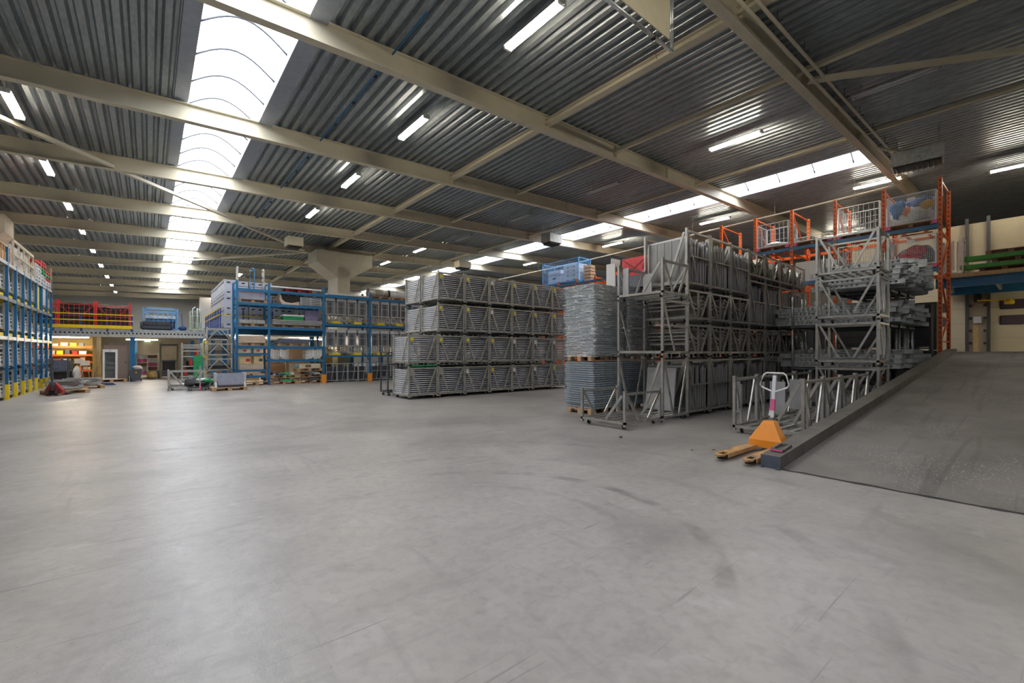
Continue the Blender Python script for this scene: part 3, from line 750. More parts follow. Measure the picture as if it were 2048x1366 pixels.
# empty trolleys at the left end of that stack
TW = stillage(1.1, 1.2, 1.41, ALU, 'empty tall trolley at the foot of the open trolley tower', slats=4); TW.location = (8.58, 5.27, 0)
t = stillage(1.1, 1.2, 1.31, ALU, 'empty trolley in the middle of the open trolley tower', brace='N', slats=4, ends=False); t.location = (8.58, 5.27, 1.415)
t = stillage(1.1, 1.2, .86, ALU, 'empty trolley on top of the open trolley tower', slats=7, mid=False); t.location = (8.58, 5.27, 2.73)
t = stillage(1.28, 1.15, .76, ALU, 'empty low trolley nearest the camera before the aluminium stack', slats=4); t.location = (7.22, 5.26, 0)
# loads leaning in the open trolley tower
m = MB(); m.bx((-.02, .2, 0), (.02, .95, 1.0)); m.bx((-.03, .55, 0), (.03, .6, 1.0))
one('leaning_sheet', m, ALUB, 'aluminium sheet leaning low in the open trolley tower', 'sheet', (9.35, 5.27, .18)).rotation_euler = (0, .12, 0)
m = MB(); m.bx((-.015, 0, 0), (.015, .16, .62)); one('leaning_plate', m, ALUB, 'narrow pale plate at the outer rear corner of the trolley tower', 'plate', (8.68, 6.22, 2.9))
m = MB(); m.bx((-.015, 0, 0), (.015, .2, .6)); one('leaning_plate', m, ALUB, 'narrow pale plate at the inner rear corner of the trolley tower', 'plate', (9.6, 6.2, 2.9))
# stacks beyond: red panels, white slatted board
m = MB(); m.bx((-.03, 0, 0), (.03, .85, .75)); m.bar((-.04, .05, .05), (-.04, .8, .7), .02)
RPZ = 3.72
t = thing('green_black_bundle', 'dark bundle of netting on the grid stack behind the trolley tower', 'bundle', (10.35, 7.5, RPZ - .4))
# --- row of low trolleys beside the kerb
for c in range(4):
    t = stillage(1.06, 1.2, 1.08, ALU, 'low aluminium trolley, %s from the camera in the row beside the ramp kerb' % ORD[c], slats=4)
    t.location = (8.63 + c * 1.09, 2.62, 0); t['group'] = 'low trolleys beside the kerb'
    for x, y in ((.3, 1.17), (.3, .04)):
        m = MB(); m.bar((x, y, .2), (x, y, .92), .04); obj('inner_post', m, ALU, t)
    m = MB(); m.bx((.1, .7, .3), (.13, .98, .95)); 
    if c in (1, 2): obj('sheet_insert', m, ALUB, t)
    if c == 0:
        m = MB(); m.bx((.055, 1.178, .38), (.28, 1.19, .98)); m2 = obj('placard', m, WHITE, t, label='white placard with faded vertical writing')
        m = MB(); rs = random.Random(4)
        for col, wd in ((.22, .05), (.12, .035)):
            z = .42
            while z < .94:
                h = rs.uniform(.012, .03); m.box((col + rs.uniform(-.008, .008), 1.1765, z), (wd * rs.uniform(.5, 1), .002, h)); m.box((col, 1.1766, z + h / 2), (.01, .002, .03)); z += h + .016
        obj('faded_lettering', m, mat('faded ink', (.16, .16, .24), .7), m2)
# the tower of trolleys rising from the end of that row
TX, TY = 12.98, 2.44
for lv, (z, h) in enumerate(((0, 1.19), (1.195, 1.08), (2.28, 1.08), (3.365, 1.07))):
    t = stillage(1.05, 1.26, h, ALU, 'dull aluminium trolley, %s from the floor in the tower beside the ramp' % ORD[lv], slats=6, brace='', ends=False)
    t.location = (TX, TY, z); t['group'] = 'trolley tower beside the ramp'
    for x in (.012, 1.038):
        for ya, yb in ((.09, .48), (1.17, .78)):
            m = MB(); m.bar((x, ya, h - .06), (x, yb, .22), .045, .025, (1, 0, 0)); obj('brace', m, ALU, t)
    for y in (.012, 1.248):
        m = MB(); m.bar((.09, y, h - .06), (.45, y, .22), .045, .025, (0, 1, 0)); obj('brace', m, ALU, t)
    for x in (.025, 1.025):
        m = MB(); m.bar((x, .05, h - .05), (x, 1.21, h - .05), .045); obj('end_rail', m, ALU, t)
    if lv < 3 and lv > 0: m = MB(); m.bx((.75, .03, .3), (.78, .2, h - .1)); obj('name_plate', m, ALUB, t)

# --- racks of galvanised perforated beams
def perf(L):
    m = MB(); n = int(L / .11); d = L / n; H = .125
    for k in range(n):
        y0 = k * d; cy, cz = y0 + d / 2, H / 2; r = .032 if k % 7 else .0; vs = [(0, y0, 0), (0, y0 + d, 0), (0, y0 + d, H), (0, y0, H)]
        if not r: m.add(vs, [(0, 1, 2, 3)]); continue
        ring8 = [(0, cy + r * cos(a), cz + r * sin(a)) for a in [pi / 4 * j + pi / 8 - pi * 7 / 8 for j in range(8)]]
        m.add(vs + ring8, [(0, 1, 6, 5, 4), (1, 2, 8, 7, 6), (2, 3, 10, 9, 8), (3, 0, 4, 11, 10)])
    m.bx((0, 0, 0), (.07, L, .006)); m.bx((0, 0, H - .006), (.07, L, H)); m.bx((.062, 0, 0), (.068, L, .02)); m.bx((.062, 0, H - .02), (.068, L, H)); m.bx((.066, 0, 0), (.07, L, H))
    return m.mesh('perforated_channel', [GALV])
pf = [perf(2.75), perf(2.4), perf(1.85), perf(1.6)]
rr = random.Random(21)
def stack_rack(x, y, z, L, W, h, label):
    t = thing('stacking_rack', label, 'rack', (x, y, z), 0, 'stacking racks of perforated beams')
    m = MB()
    for yy in (.35, L - .35): m.bar((0, yy, .04), (W, yy, .04), .08)
    for xx in (.04, W - .04): m.bar((xx, .35, .04), (xx, L - .35, .04), .06)
    obj('base_frame', m, DGREY, t)
    for xx in (.04, W - .04):
        for yy in (.35, L - .35): m = MB(); m.tube((xx, yy, .06), (xx, yy, h), .03, 10); obj('post', m, GALV, t)
bx_ = [(14.75, 2.45), (15.75, 2.40), (16.75, 2.36), (17.75, 2.32)]
lvl = [(.02, 1.0, 3), (1.03, 1.2, 3), (2.25, .95, 4), (3.22, 1.1, 7)]
rest = []; n3 = [5, 6, 7, 8]
ltx = ['lowest', 'second', 'third', 'topmost']
for i, (x, y) in enumerate(bx_):
    for lv, (z, h, n) in enumerate(lvl):
        stack_rack(x, y, z, 2.7 if lv < 3 else 1.9, .9, h - .02, 'steel stacking rack in the %s row behind the trolley tower, %s tier' % (ORD[i], ltx[lv]))
        n2 = n + (i % 2) if lv < 3 else n3[i]
        for k in range(n2):
            for q in range(6 if k < n2 - 1 else rr.randint(2, 5)):
                loc = (x + .09 + q * .118 + rr.uniform(-.008, .008), y + rr.uniform(-.12, .22) - (.0 if lv != 3 else .1), z + .085 + k * .129)
                vis = (q == 0 or k >= n2 - 2 or lv == 3)
                if not vis: rest.append((loc, (k + q + i) % 2 + (2 if lv == 3 else 0))); continue
                o = bpy.data.objects.new('perforated_channel', pf[(k + q + i) % 2 + (2 if lv == 3 else 0)]); C.objects.link(o); o.location = loc
                tag(o, 'galvanised perforated channel in the %s tier of the %s stacking rack row' % (ltx[lv], ORD[i]), 'steel channel', 'perforated channels, %s tier of %s row' % (ltx[lv], ORD[i]))
m = MB()
for loc, k in rest:
    me = pf[k]; m.add([tuple(v.co + V(loc)) for v in me.vertices], [tuple(f.vertices) for f in me.polygons])
o = one('perforated_channels', m, GALV, 'inner perforated channels deep inside the stacking racks', 'steel channels'); o['kind'] = 'stuff'
m0 = None
for k in range(3):
    t = thing('steel_ladder', 'dark steel ladder leaning at the right end of the beam racks, %s one' % ['front', 'middle', 'back'][k], 'ladder', (18.85 + k * .16, 2.3, .05), 0, 'dark ladder frames')
    m = MB()
    for y in (.0, .9): m.bar((0, y, 0), (0, y, 3.0), .06)
    for q in range(9): m.bar((0, 0, .3 + q * .33), (0, .9, .3 + q * .33), .04)
    obj('frame', m, BLACK, t)

# --- orange and blue pallet rack along the far end
ROW = [2.19, 3.62, 5.04, 6.48, 7.86, 9.3, 10.75, 12.2, 13.65, 15.1, 16.55, 18.0, 19.45, 20.9]
RXX = 19.9
rk = thing('pallet_rack', 'tall orange and blue pallet rack behind the stacks at the ramp top', 'rack', (RXX, 0, 0))
for i, y in enumerate(ROW):
    h = 7.24 if i < 6 else 5.95
    t = None
    m = MB()
    for xx in (0, 1.95):
        m.bar((xx, y, 0), (xx, y, h), .1, .1); m.box((xx, y, .01), (.16, .14, .02))
    m.mi = 1
    for q in range(int(h / .16)): m.box((-.051, y, .1 + q * .16), (.004, .03, .06)); m.box((1.949 - .05, y, .1 + q * .16), (.004, .03, .06))
    m.mi = 0
    zz = [.3, 1.9, 2.7, 4.1, 5.5, h - .08]
    for q in zz:
        if q < h: m.bar((.05, y, q), (1.9, y, q), .05, .04)
    for q in range(len(zz) - 1):
        a, b = (.05, 1.9) if q % 2 else (1.9, .05)
        if zz[q + 1] < h: m.bar((a, y, zz[q]), (b, y, zz[q + 1]), .05, .035)
    obj('upright_frame', m, [ORANGE, BLACK], rk)
for lv in (4.25, 5.68):
    for y0, y1 in zip(ROW, ROW[1:]):
        for xx, mt in ((-.02, BLUE), (1.95, ORANGE)):
            m = MB(); m.bar((xx, y0 + .05, lv), (xx, y1 - .05, lv), .06, .12); m.box((xx - .03, y0 + .06, lv), (.02, .05, .22)); m.box((xx - .03, y1 - .06, lv), (.02, .05, .22)); obj('load_beam', m, mt, rk)
        m = MB()
        for f in (.3, .7): m.bar((.01, y0 + (y1 - y0) * f, lv + .03), (1.92, y0 + (y1 - y0) * f, lv + .03), .07, .05)
        m.bar((1.0, y0 + .3, lv + .03), (1.0, y1 - .3, lv + .03), .04); obj('cross_support', m, ORANGE, rk)

def cage(W, D, H, pitch, hp, label, loc, rz_=0, mt=None, fr=None, feet=True, base=WOODD, group='wire cages on the orange rack', front=True):
    """wire cage: W along y, D along x; the front faces -x"""
    t = thing('wire_cage', label, 'cage', loc, rz_, group); mt = mt or WIRE; fr = fr or mt; wr = .006 if pitch < .1 else .012
    m = MB()
    for x in (.0, D):
        for y in (0, W): m.bar((x, y, .1), (x, y, H), .04)
    for y in (0, W): m.bar((0, y, H), (D, y, H), .03); m.bar((0, y, .16), (D, y, .16), .03)
    for x in (0, D): m.bar((x, 0, H), (x, W, H), .03); m.bar((x, 0, .16), (x, W, .16), .03)
    obj('cage_frame', m, fr, t)
    for nm, ax in (('front_mesh', 0), ('rear_mesh', D)):
        if nm == 'front_mesh' and not front: continue
        m = MB(); n = int(W / pitch)
        for k in range(1, n): m.bar((ax, W * k / n, .16), (ax, W * k / n, H), wr)
        n = max(2, int((H - .16) / hp))
        for k in range(1, n): m.bar((ax, 0, .16 + (H - .16) * k / n), (ax, W, .16 + (H - .16) * k / n), wr)
        obj(nm, m, mt, t)
    for ay in (0, W):
        m = MB(); n = int(D / pitch)
        for k in range(1, n): m.bar((D * k / n, ay, .16), (D * k / n, ay, H), wr)
        n = max(2, int((H - .16) / hp))
        for k in range(1, n): m.bar((0, ay, .16 + (H - .16) * k / n), (D, ay, .16 + (H - .16) * k / n), wr)
        obj('side_mesh', m, mt, t)
    m = MB(); m.bx((-.02, -.02, .1), (D + .02, W + .02, .14))
    for y in (.07, W / 2, W - .07): m.bx((0, y - .06, .0), (D, y + .06, .1))
    obj('base', m, base, t)
    if feet:
        for y in (.02, W - .02): m = MB(); m.box((-.03, y, .07), (.05, .12, .12)); obj('pink_foot', m, PINK, t, label='pink plastic foot')
    return t
zc = 5.76
cage(1.22, 1.0, 1.12, .05, .05, 'mesh cage full of coloured bags at the top right of the orange rack', (19.86, 2.29, zc), fr=OFFW)
cage(1.22, 1.0, 1.12, .05, .05, 'mesh cage with red cloth in the lower right bay of the orange rack', (19.86, 2.29, 4.33), fr=OFFW)
cage(1.2, 1.0, 1.12, .15, .42, 'open wire cage in the second top bay from the right', (19.86, 3.73, zc))
cage(1.2, 1.0, 1.1, .15, .42, 'open wire cage in the second lower bay from the right', (19.86, 3.73, 4.33), base=BLUE)
cage(1.15, 1.0, 1.1, .15, .42, 'open wire cage with pale netting, leftmost tall cage on the orange rack', (19.86, 6.60, zc))
t = cage(1.2, 1.0, .3, .3, .2, 'folded flat wire cage lying in the third top bay', (19.86, 5.16, zc))
def heap(name, items, label, cat, loc, grp=None):
    t = thing(name, label, cat, loc, 0, grp)
    for i, (c, d, mt, nm) in enumerate(items):
        m = MB(); m.blob(c, d, i * 7 + int(loc[1] * 10), 14, 9, .1); obj(nm, m, mt, t)
def bag(label, loc, d, mt, seed, name='cloth_bag', cat='bag', grp=None):
    m = MB(); m.blob((0, 0, d[2] / 2), d, seed, 16, 10, .09); return one(name, m, mt, label, cat, loc, 0, grp)
bag('silver grey netting heaped in the top right mesh cage', (20.34, 2.9, zc + .15), (.85, 1.1, .7), NET, 1, 'netting', 'netting')
bag('blue bag at the left of the top right mesh cage', (20.1, 3.26, zc + .42), (.4, .42, .6), mat('bag blue', (.01, .18, .45), .7), 2)
bag('orange bag in the middle of the top right mesh cage', (20.0, 3.0, zc + .42), (.22, .36, .3), mat('bag orange', (.75, .2, .06), .7), 3)
bag('dark blue bag on top in the top right mesh cage', (20.2, 2.68, zc + .62), (.6, .75, .42), mat('bag steel blue', (.09, .16, .33), .7), 4)
bag('mustard bag at the right of the top right mesh cage', (20.0, 2.52, zc + .58), (.24, .42, .3), mat('bag mustard', (.62, .33, .04), .7), 5)
bag('red cloth bundle in the lower right mesh cage', (20.08, 3.05, 4.48), (.36, .85, .46), mat('crimson cloth', (.72, .03, .08), .8, 0, .2), 6, 'cloth_bundle', 'cloth')
bag('crimson striped bag in the lower right mesh cage', (20.05, 2.78, 4.78), (.3, .5, .36), mat('bag crimson', (.6, .03, .08), .7, 0, .5, 30), 7)
bag('dark grey netting behind the red cloth in the lower right mesh cage', (20.4, 2.8, 4.5), (.6, 1.0, .7), mat('dark netting', (.16, .17, .2), .8, 0, .4, 30), 8, 'netting', 'netting')
bag('pale netting in the leftmost tall cage on the orange rack', (20.3, 7.2, zc + .15), (.8, .9, .22), NET, 9, 'netting', 'netting')
m = MB(); m.bar((19.97, 3.8, zc + .5), (20.2, 4.75, zc + .35), .05, .03); one('metal_bar', m, GALV, 'loose bar lying in the second top cage', 'bar')
for z, tx in ((zc + .95, 'top'), (4.33 + .95, 'lower')):
    m = MB(); m.box((19.83, 2.9, z), (.008, .2, .1)); one('paper_label', m, WHITE, 'white paper label on the %s mesh cage of the orange rack' % tx, 'label')
# white board with a pale ring emblem
t = thing('white_board', 'white board with a small pale ring emblem standing in the third lower bay', 'board', (20.05, 5.1, 4.35))
m = MB(); m.bx((0, .0, 0), (.03, 1.30, .78)); obj('board', m, mat('white board face', (.78, .78, .8), .5, 0, .02), t)
m = MB(); m.ring((-.006, .42, .55), .07, .006, 'x', 24)
for k in range(10): a = 2 * pi * k / 10; m.box((-.004, .42 + .1 * cos(a), .55 + .1 * sin(a)), (.004, .028, .028), (a, 0, 0))
obj('ring_emblem', m, mat('emblem grey blue', (.45, .50, .62), .6), t)
m = MB(); m.box((-.003, .42, .36), (.003, .16, .02)); m.box((-.003, .42, .31), (.003, .12, .015)); obj('faint_line', m, mat('emblem grey blue', (.5, .5, .6)), t)
# stillage with bars behind the rack, and loads on the dock mezzanine
mz = thing('dock_mezzanine', 'blue steel mezzanine over the loading dock doors', 'mezzanine', (22.6, 0, 0))
m = MB(); m.bx((-.06, -8.9, 3.92), (.06, 2.6, 4.22)); m.bx((-.12, -8.9, 4.2), (.12, 2.6, 4.23)); m.bx((-.12, -8.9, 3.9), (.12, 2.6, 3.93)); obj('edge_beam', m, BLUE, mz)
m = MB()
for k in range(9): m.bar((.06, 2.4 - k * 1.3, 4.05), (2.85, 2.4 - k * 1.3, 4.05), .08, .22)
obj('joist', m, GALV, mz)
m = MB(); m.bx((2.6, -8.9, 3.85), (2.72, 2.6, 4.2)); obj('rear_beam', m, BLUE, mz)
m = MB(); m.bx((-.14, -8.9, 4.235), (2.88, 2.6, 4.375)); obj('deck', m, PLY, mz)
for i, z in enumerate((4.495, 4.79)):
    for k in range(3):
        m = MB(); m.bar((22.7 + k * .2, 1.95 - i * .1, z + .1), (22.7 + k * .2, -3.5, z + .1), .12, .14); m.box((22.7 + k * .2, 1.95 - i * .1, z + .1), (.15, .03, .16))
        one('steel_girder', m, GREENB, 'green steel girder, %s of the %s layer over the loading dock' % (ORD[k], ['lower', 'upper'][i]), 'girder', group='green beams over the dock')
PALR = Kind(pallet(1.2, .8, WOODD))
for z, y, tx in ((4.377, .9, 'lower'), (4.377, -1.4, 'rear lower'), (4.668, .6, 'middle'), (4.668, -1.6, 'rear middle'), (4.963, .75, 'top')):
    PALR.put((23.1, y, z), pi / 2, 'worn wooden pallet on the dock mezzanine, %s one' % tx, 'pallets on the dock mezzanine')
t = stillage(.7, .62, 1.4, ALU, 'aluminium stillage of upright bars on the left end of the dock mezzanine', brace='', ends=False, wheels=False); t.location = (22.6, 1.88, 4.28)
for k in range(6):
    m = MB(); m.bar((22.68 + (k % 2) * .3, 1.98 + k * .085, 4.52), (22.68 + (k % 2) * .3, 1.98 + k * .085, 5.6), .045); one('upright_bar', m, ALU, 'upright bar in the stillage on the dock mezzanine', 'bar', group='bars in the dock stillage')
# cage and loads on the far part of the orange rack
cage(3.1, 1.1, 1.5, .13, .4, 'light blue wire cage high behind the central wall', (19.95, 17.9, 5.76), mt=LBLUE, fr=LBLUE, feet=False, base=LBLUE)
m = MB(); m.bx((0, 0, 0), (.8, 1.1, .85)); m.bx((-.02, -.02, .62), (.82, 1.12, .7)); m.mi = 1; m.bx((-.004, .4, .3), (.0, .7, .38))
one('crate', m, [CRATE, BLACK], 'grey lidded crate in the light blue cage', 'crate', (20.15, 19.6, 5.92))
for k in range(4):
    m = MB(); m.bx((0, 0, 0), (.8, 1.25, .24)); m.bx((-.015, -.015, .18), (.815, 1.265, .24)); m.mi = 1; m.bx((-.004, .3, .07), (-.001, .5, .11)); m.bx((-.004, .8, .07), (-.001, 1.0, .11))
    one('tray', m, [OFFW, DGREY], 'white stacking tray in the light blue cage, %s from the bottom' % ORD[k], 'tray', (20.15, 18.05, 5.92 + k * .26), 0, 'white stacking trays')
for k in range(5):
    m = MB(); m.bx((0, 0, 0), (.5, .5, .16)); one('folded_carton', m, CARD, 'brown folded carton beside the white trays, %s from the bottom' % ORD[k], 'carton', (20.3, 17.25, 5.8 + k * .2), .03 * k, 'folded cartons')
# things on the second grid stack and above the open tower
zt = 1.33 + .146 + 33 * .0553
m = MB(); m.bx((-.03, -.5, 0), (.03, .35, .6)); m.mi = 1; m.bar((-.04, -.45, .05), (-.04, .3, .55), .012); m.bar((-.04, -.45, .55), (-.04, .3, .05), .012)
one('red_board', m, [mat('salmon red board', (.85, .1, .12), .5), DGREY], 'salmon red board standing on the rear grid stack', 'board', (10.6, 7.45, zt + .32))
m = MB(); m.blob((0, 0, .3), (.5, .35, .6), 12, 14, 9, .12); one('red_sack', m, RED, 'red sack right of the salmon board', 'sack', (10.6, 6.85, zt + .3))
m = MB(); m.bx((-.4, -.5, 0), (.4, .4, .33)); one('dark_netting', m, mat('dark netting', (.05, .06, .06), .8, 0, .6, 25), 'dark folded netting under the salmon red board', 'netting', (10.55, 7.3, zt))
bpy.data.objects.remove(t) if False else None
o = bpy.data.objects.get('green_black_bundle'); bpy.data.objects.remove(o)
t = thing('slatted_board', 'white slatted board standing left of the salmon red board', 'board', (10.0, 7.62, zt + .02))
m = MB(); m.bx((0, 0, 0), (.03, .3, .7)); obj('board', m, WHITE, t)
m = MB()
for k in range(7): m.bar((.02 + k * .06, .15, .62), (.06 + k * .06, .15, .86), .03, .02)
m.bar((0, .15, .64), (.44, .15, .64), .03); obj('slats', m, WHITE, t)

# --- orange pallet truck
def pallet_truck(label, loc, rz_, body, forkm, hand, full=True):
    t = thing('pallet_truck', label, 'pallet truck', loc, rz_)
    for s in (-1, 1):
        y = s * .19; w = .08; f = obj
        m = MB()
        P0 = [(-1.13, y - w * .55), (-1.17, y - w * .3), (-1.17, y + w * .3), (-1.13, y + w * .55), (-.92, y + w), (.0, y + w), (.0, y - w), (-.92, y - w)]
        # fork plate with a slot at the tip
        z0, z1 = .075, .088
        m.bx((-.90, y - w, z0), (0, y + w, z1)); m.bx((-1.06, y - w * .85, z0), (-.90, y - w * .5, z1)); m.bx((-1.06, y + w * .5, z0), (-.90, y + w * .85, z1))
        m.prism([(-1.17, y - w * .35), (-1.17, y + w * .35), (-1.06, y + w * .85), (-1.06, y - w * .85)], 'z', z0 - .012, z1)
        for q in (-1, 1): m.bx((-1.0, y + q * w - .006, .035), (0, y + q * w + .006, z1))
        m.bx((-.86, y - w, .035), (-.80, y + w, .06)); m.bx((-.3, y - w, .035), (-.26, y + w, .06))
        fk = obj('fork', m, forkm, t)
        m = MB(); m.tube((-.97, y - .05, .036), (-.97, y + .05, .036), .035, 14); m.tube((-1.055, y - .04, .034), (-1.055, y + .04, .034), .026, 12); obj('load_roller', m, RUBBER, fk)
    # tapered body
    m = MB(); b = [(-.02, -.24), (.22, -.24), (.22, .24), (-.02, .24)]; c = [(.10, -.09), (.27, -.09), (.27, .09), (.10, .09)]
    vs = [(u, v, .05) for u, v in b] + [(u, v, .17) for u, v in [(-.02, -.235), (.23, -.235), (.23, .235), (-.02, .235)]] + [(u, v, .43) for u, v in c] + [(u + .02, v * .8, .46) for u, v in c]
    fs = [(0, 3, 2, 1), (12, 13, 14, 15)]
    for r_ in range(3):
        for q in range(4): fs.append((r_ * 4 + q, r_ * 4 + (q + 1) % 4, r_ * 4 + 4 + (q + 1) % 4, r_ * 4 + 4 + q))
    m.add(vs, fs); bd = obj('body', m, body, t)
    mod = bd.modifiers.new('bevel', 'BEVEL'); mod.width = .012; mod.segments = 2
    m = MB()
    for s in (-1, 1): m.tube((.28, s * .11 - .03, .09), (.28, s * .11 + .03, .09), .09, 18)
    m.tube((.28, -.12, .09), (.28, .12, .09), .02, 8); obj('steering_wheel', m, RUBBER, t)
    m = MB(); m.tube((.27, 0, .15), (.27, 0, .5), .045, 12); m.box((.29, 0, .42), (.1, .12, .12)); obj('pump', m, DGREY, t)
    a = Euler((0, .16, 0)).to_matrix(); o = V((.27, 0, .45))
    q = lambda x, y, z: tuple(o + a @ V((x, y, z)))
    m = MB(); m.bar(q(0, 0, 0), q(0, 0, .72), .05, .035); sh = obj('shaft', m, OFFW if full else DGREY, t)
    m = MB(); m.bar(q(0, 0, .16), q(0, 0, .34), .058, .042); obj('red_sleeve', m, PINK, sh, label='faded red sleeve') if full else None
    m = MB(); m.path([q(0, .0, .45), q(0, .18, .53), q(0, .21, .57), q(0, .165, .73), q(0, .12, .76), q(0, -.12, .76), q(0, -.165, .73), q(0, -.21, .57), q(0, -.18, .53)], .014, 8, True); obj('handle_loop', m, hand, t)
    return t
pallet_truck('orange pallet truck with chipped paint parked by the ramp kerb', (7.36, 2.765, .012), 0, JACKO, FORKW, WHITE)
# litter
for i, (x, y, tx, s) in enumerate(((6.6, 4.9, 'dark scrap on the floor before the low trolley', .07), (6.9, 3.35, 'crumpled leaf beside the orange pallet truck', .06), (6.6, 3.55, 'pale wood chip left of the orange pallet truck', .05), (4.2, -.35, 'small white scrap on the floor at far right', .025))):
    m = MB(); m.blob((0, 0, .012), (s, s * .7, .025), i, 8, 5, .2); one('floor_scrap', m, DGREY if i == 0 else WOOD, tx, 'scrap', (x, y, 0))
# ------------------------------------------------------------------ left blue rack
LX = -3.55; LY = [20.2 + 1.2 * k for k in range(9)]
rk = thing('pallet_rack', 'long blue pallet rack with yellow foot guards along the left wall', 'rack', (LX, 0, 0))
for i, y in enumerate(LY):
    h = 4.95 if i in (1, 8) else 4.5
    for x in (0, -1.0):
        m = MB(); m.bar((x, y, 0), (x, y, h), .09, .1); p = obj('upright', m, BLUE, rk)
    m = MB()
    for q in range(6): m.bar((-.02, y, .3 + q * .7), (-.98, y, .3 + q * .7 + (.6 if q % 2 else -.2)), .035)
    obj('frame_bracing', m, BLUE, rk)
    if 0 < i: m = MB(); m.prism([(-.05, y - .06), (.065, y - .06), (.065, y + .06), (-.05, y + .06)], 'z', .0, .5 if i < 6 else .4); obj('foot_guard', m, YELLOW, rk, label='yellow foot guard')
for z in (2.0, 3.26, 4.4):
    for a, b in zip(LY, LY[1:]):
        for x in (.02, -1.02): m = MB(); m.bar((x, a + .05, z), (x, b - .05, z), .05, .11); obj('load_beam', m, GALV if x > 0 else BLUE, rk)
bayt = ['nearest', 'second', 'third', 'fourth', 'fifth', 'sixth', 'seventh', 'last']
lvt = ['on the floor', 'stacked on the floor one', 'on the first shelf', 'on the second shelf']
SM = stillage(.98, 1.04, .95, ALU, 'x', brace='', slats=3, wheels=False)
m = MB(); m.bar((.985, .12, .88), (.985, .42, .16), .07, .03, (1, 0, 0)); obj('leaning_bar', m, WHITE, SM)
for k in range(1): pass
SK = Kind(SM)
m = MB(); m.bx((.06, .07, 0), (.92, .97, .045)); m.bx((.9, .06, -.005), (.935, .98, .05)); plank_m = m.mesh('aluminium_plank', [ALUB])
rr = random.Random(31)
BL = Kind(one('fork_block', (lambda m: (m.bx((.06, .24, 0), (1.04, .80, .105)), m.bx((1.03, .26, .02), (1.05, .36, .09)), m.bx((1.03, .68, .02), (1.05, .78, .09)), m)[-1])(MB()), YELLOW, 'x', 'block'))
for j in range(8):
    y = LY[j] + .08
    for lv, z in enumerate((0.0, .975, 2.17, 3.43)):
        if lv > 1: BL.put((LX - 1.05, y, z - .107), 0, 'yellow fork block under the %s bay of the left rack, %s' % (bayt[j], lvt[lv]), 'yellow fork blocks on the left rack')
        if j >= 5 and lv in (0, 1, 2): continue
        if j == 5 and lv == 3: continue
        SK.put((LX - .99, y, z), 0, 'grey stillage in the %s bay of the left rack, %s' % (bayt[j], lvt[lv]), 'stillages in the left rack')
        n = rr.choice((4, 5, 6)) if lv < 2 else rr.choice((3, 4, 5))
        if (j, lv) in ((4, 1), (4, 0), (6, 3)): n = 2
        for k in range(n):
            o = bpy.data.objects.new('aluminium_plank', plank_m); C.objects.link(o); o.location = (LX - .985, y + rr.uniform(-.005, .01), z + .175 + k * .12); o.rotation_euler = (rr.uniform(-.02, .02), 0, 0)
            tag(o, 'aluminium plank lying in the %s bay stillage, %s' % (bayt[j], lvt[lv]), 'plank', 'planks, %s bay, %s' % (bayt[j], lvt[lv]))
# sheets in two of them, odd goods in the far bays
m = MB(); m.bx((-.02, .1, 0), (.02, .95, .85)); one('yellow_board', m, mat('pale yellow board', (.75, .62, .16), .6), 'pale yellow board standing in the sixth bay, on the second shelf', 'board', (LX - .05, LY[5] + .06, 3.44))
m = MB(); m.bx((-.02, .08, 0), (.02, .98, .8)); one('grey_board', m, PANEL, 'grey board standing in the seventh bay, on the second shelf', 'board', (LX - .015, LY[6] + .06, 3.6))
gk = 0
for j in (5, 6, 7):
    y = LY[j] + .1
    for z, n in ((2.07, 5), (1.05, 3), (.42, 2)):
        if z < 2: m = MB(); m.bx((-.95, .0, -.03), (0, 1.0, -.002)); one('shelf_board', m, GALV, 'grey shelf board in the %s bay of the left rack, %s' % (bayt[j], 'middle' if z > 1 else 'low'), 'shelf', (LX, y, z))
        for k in range(n):
            h = .12 if z > 2 else .2; w = rr.uniform(.7, .95)
            m = MB(); m.bx((-.8, 0, 0), (-.02, w, h - .02)); m.bx((-.82, -.01, h - .05), (0.0, w + .01, h - .01))
            one('parts_box', m, [OFFW, DGREY, PANEL, GALV][gk % 4], '%s lidded parts box in the %s bay, %s from the bottom, %s shelf' % (['white', 'dark', 'grey', 'metal'][gk % 4], bayt[j], ORD[k], 'upper' if z > 2 else 'middle' if z > 1 else 'low'), 'box', (LX, y + .03, z + k * h)); gk += 1
# loads on top
def crate_rack(loc, L, W, H, mt, label, seed):
    t = thing('crated_frames', label, 'crate', loc); r_ = random.Random(seed)
    m = MB()
    for x in (0, -W):
        for y in [L * k / 4 for k in range(5)]: m.bar((x, y, 0), (x, y, H), .07, .05)
        for z in (.05, H * .5, H): m.bar((x, 0, z), (x, L, z), .05, .09)
    for y in (0, L):
        for z in (.05, H): m.bar((0, y, z), (-W, y, z), .07, .05)
    obj('timber_frame', m, mt, t)
    for k in range(6):
        m = MB(); y = .2 + k * (L - .4) / 6; m.bx((-W + .1, y, .12), (-.1, y + (L - .4) / 6 - .04, H - .08)); m.bx((-.1, y + .03, .2), (-.085, y + .2, H * .45)); m.bx((-.1, y + .03, H * .55), (-.085, y + .2, H - .15)); obj('board_stack', m, [OFFW, PANEL, WHITE][k % 3], t)
crate_rack((LX, 22.3, 4.46), 3.4, .95, .88, mat('bleached timber', (.60, .52, .40), .7, 0, .12), 'pale timber crate of white boards wrapped on top of the left rack', 1)
m = MB(); m.bx((-.8, 0, 0), (.0, 1.6, .3))
for k in range(5): m.bar((0.0, .1 + k * .35, 0), (0, .1 + k * .35, .5), .05)
m.bar((0, .05, .5), (0, 1.6, .5), .05); one('timber_crate', m, WOOD, 'low open timber crate at the near top of the left rack', 'crate', (LX, 20.3, 4.47))
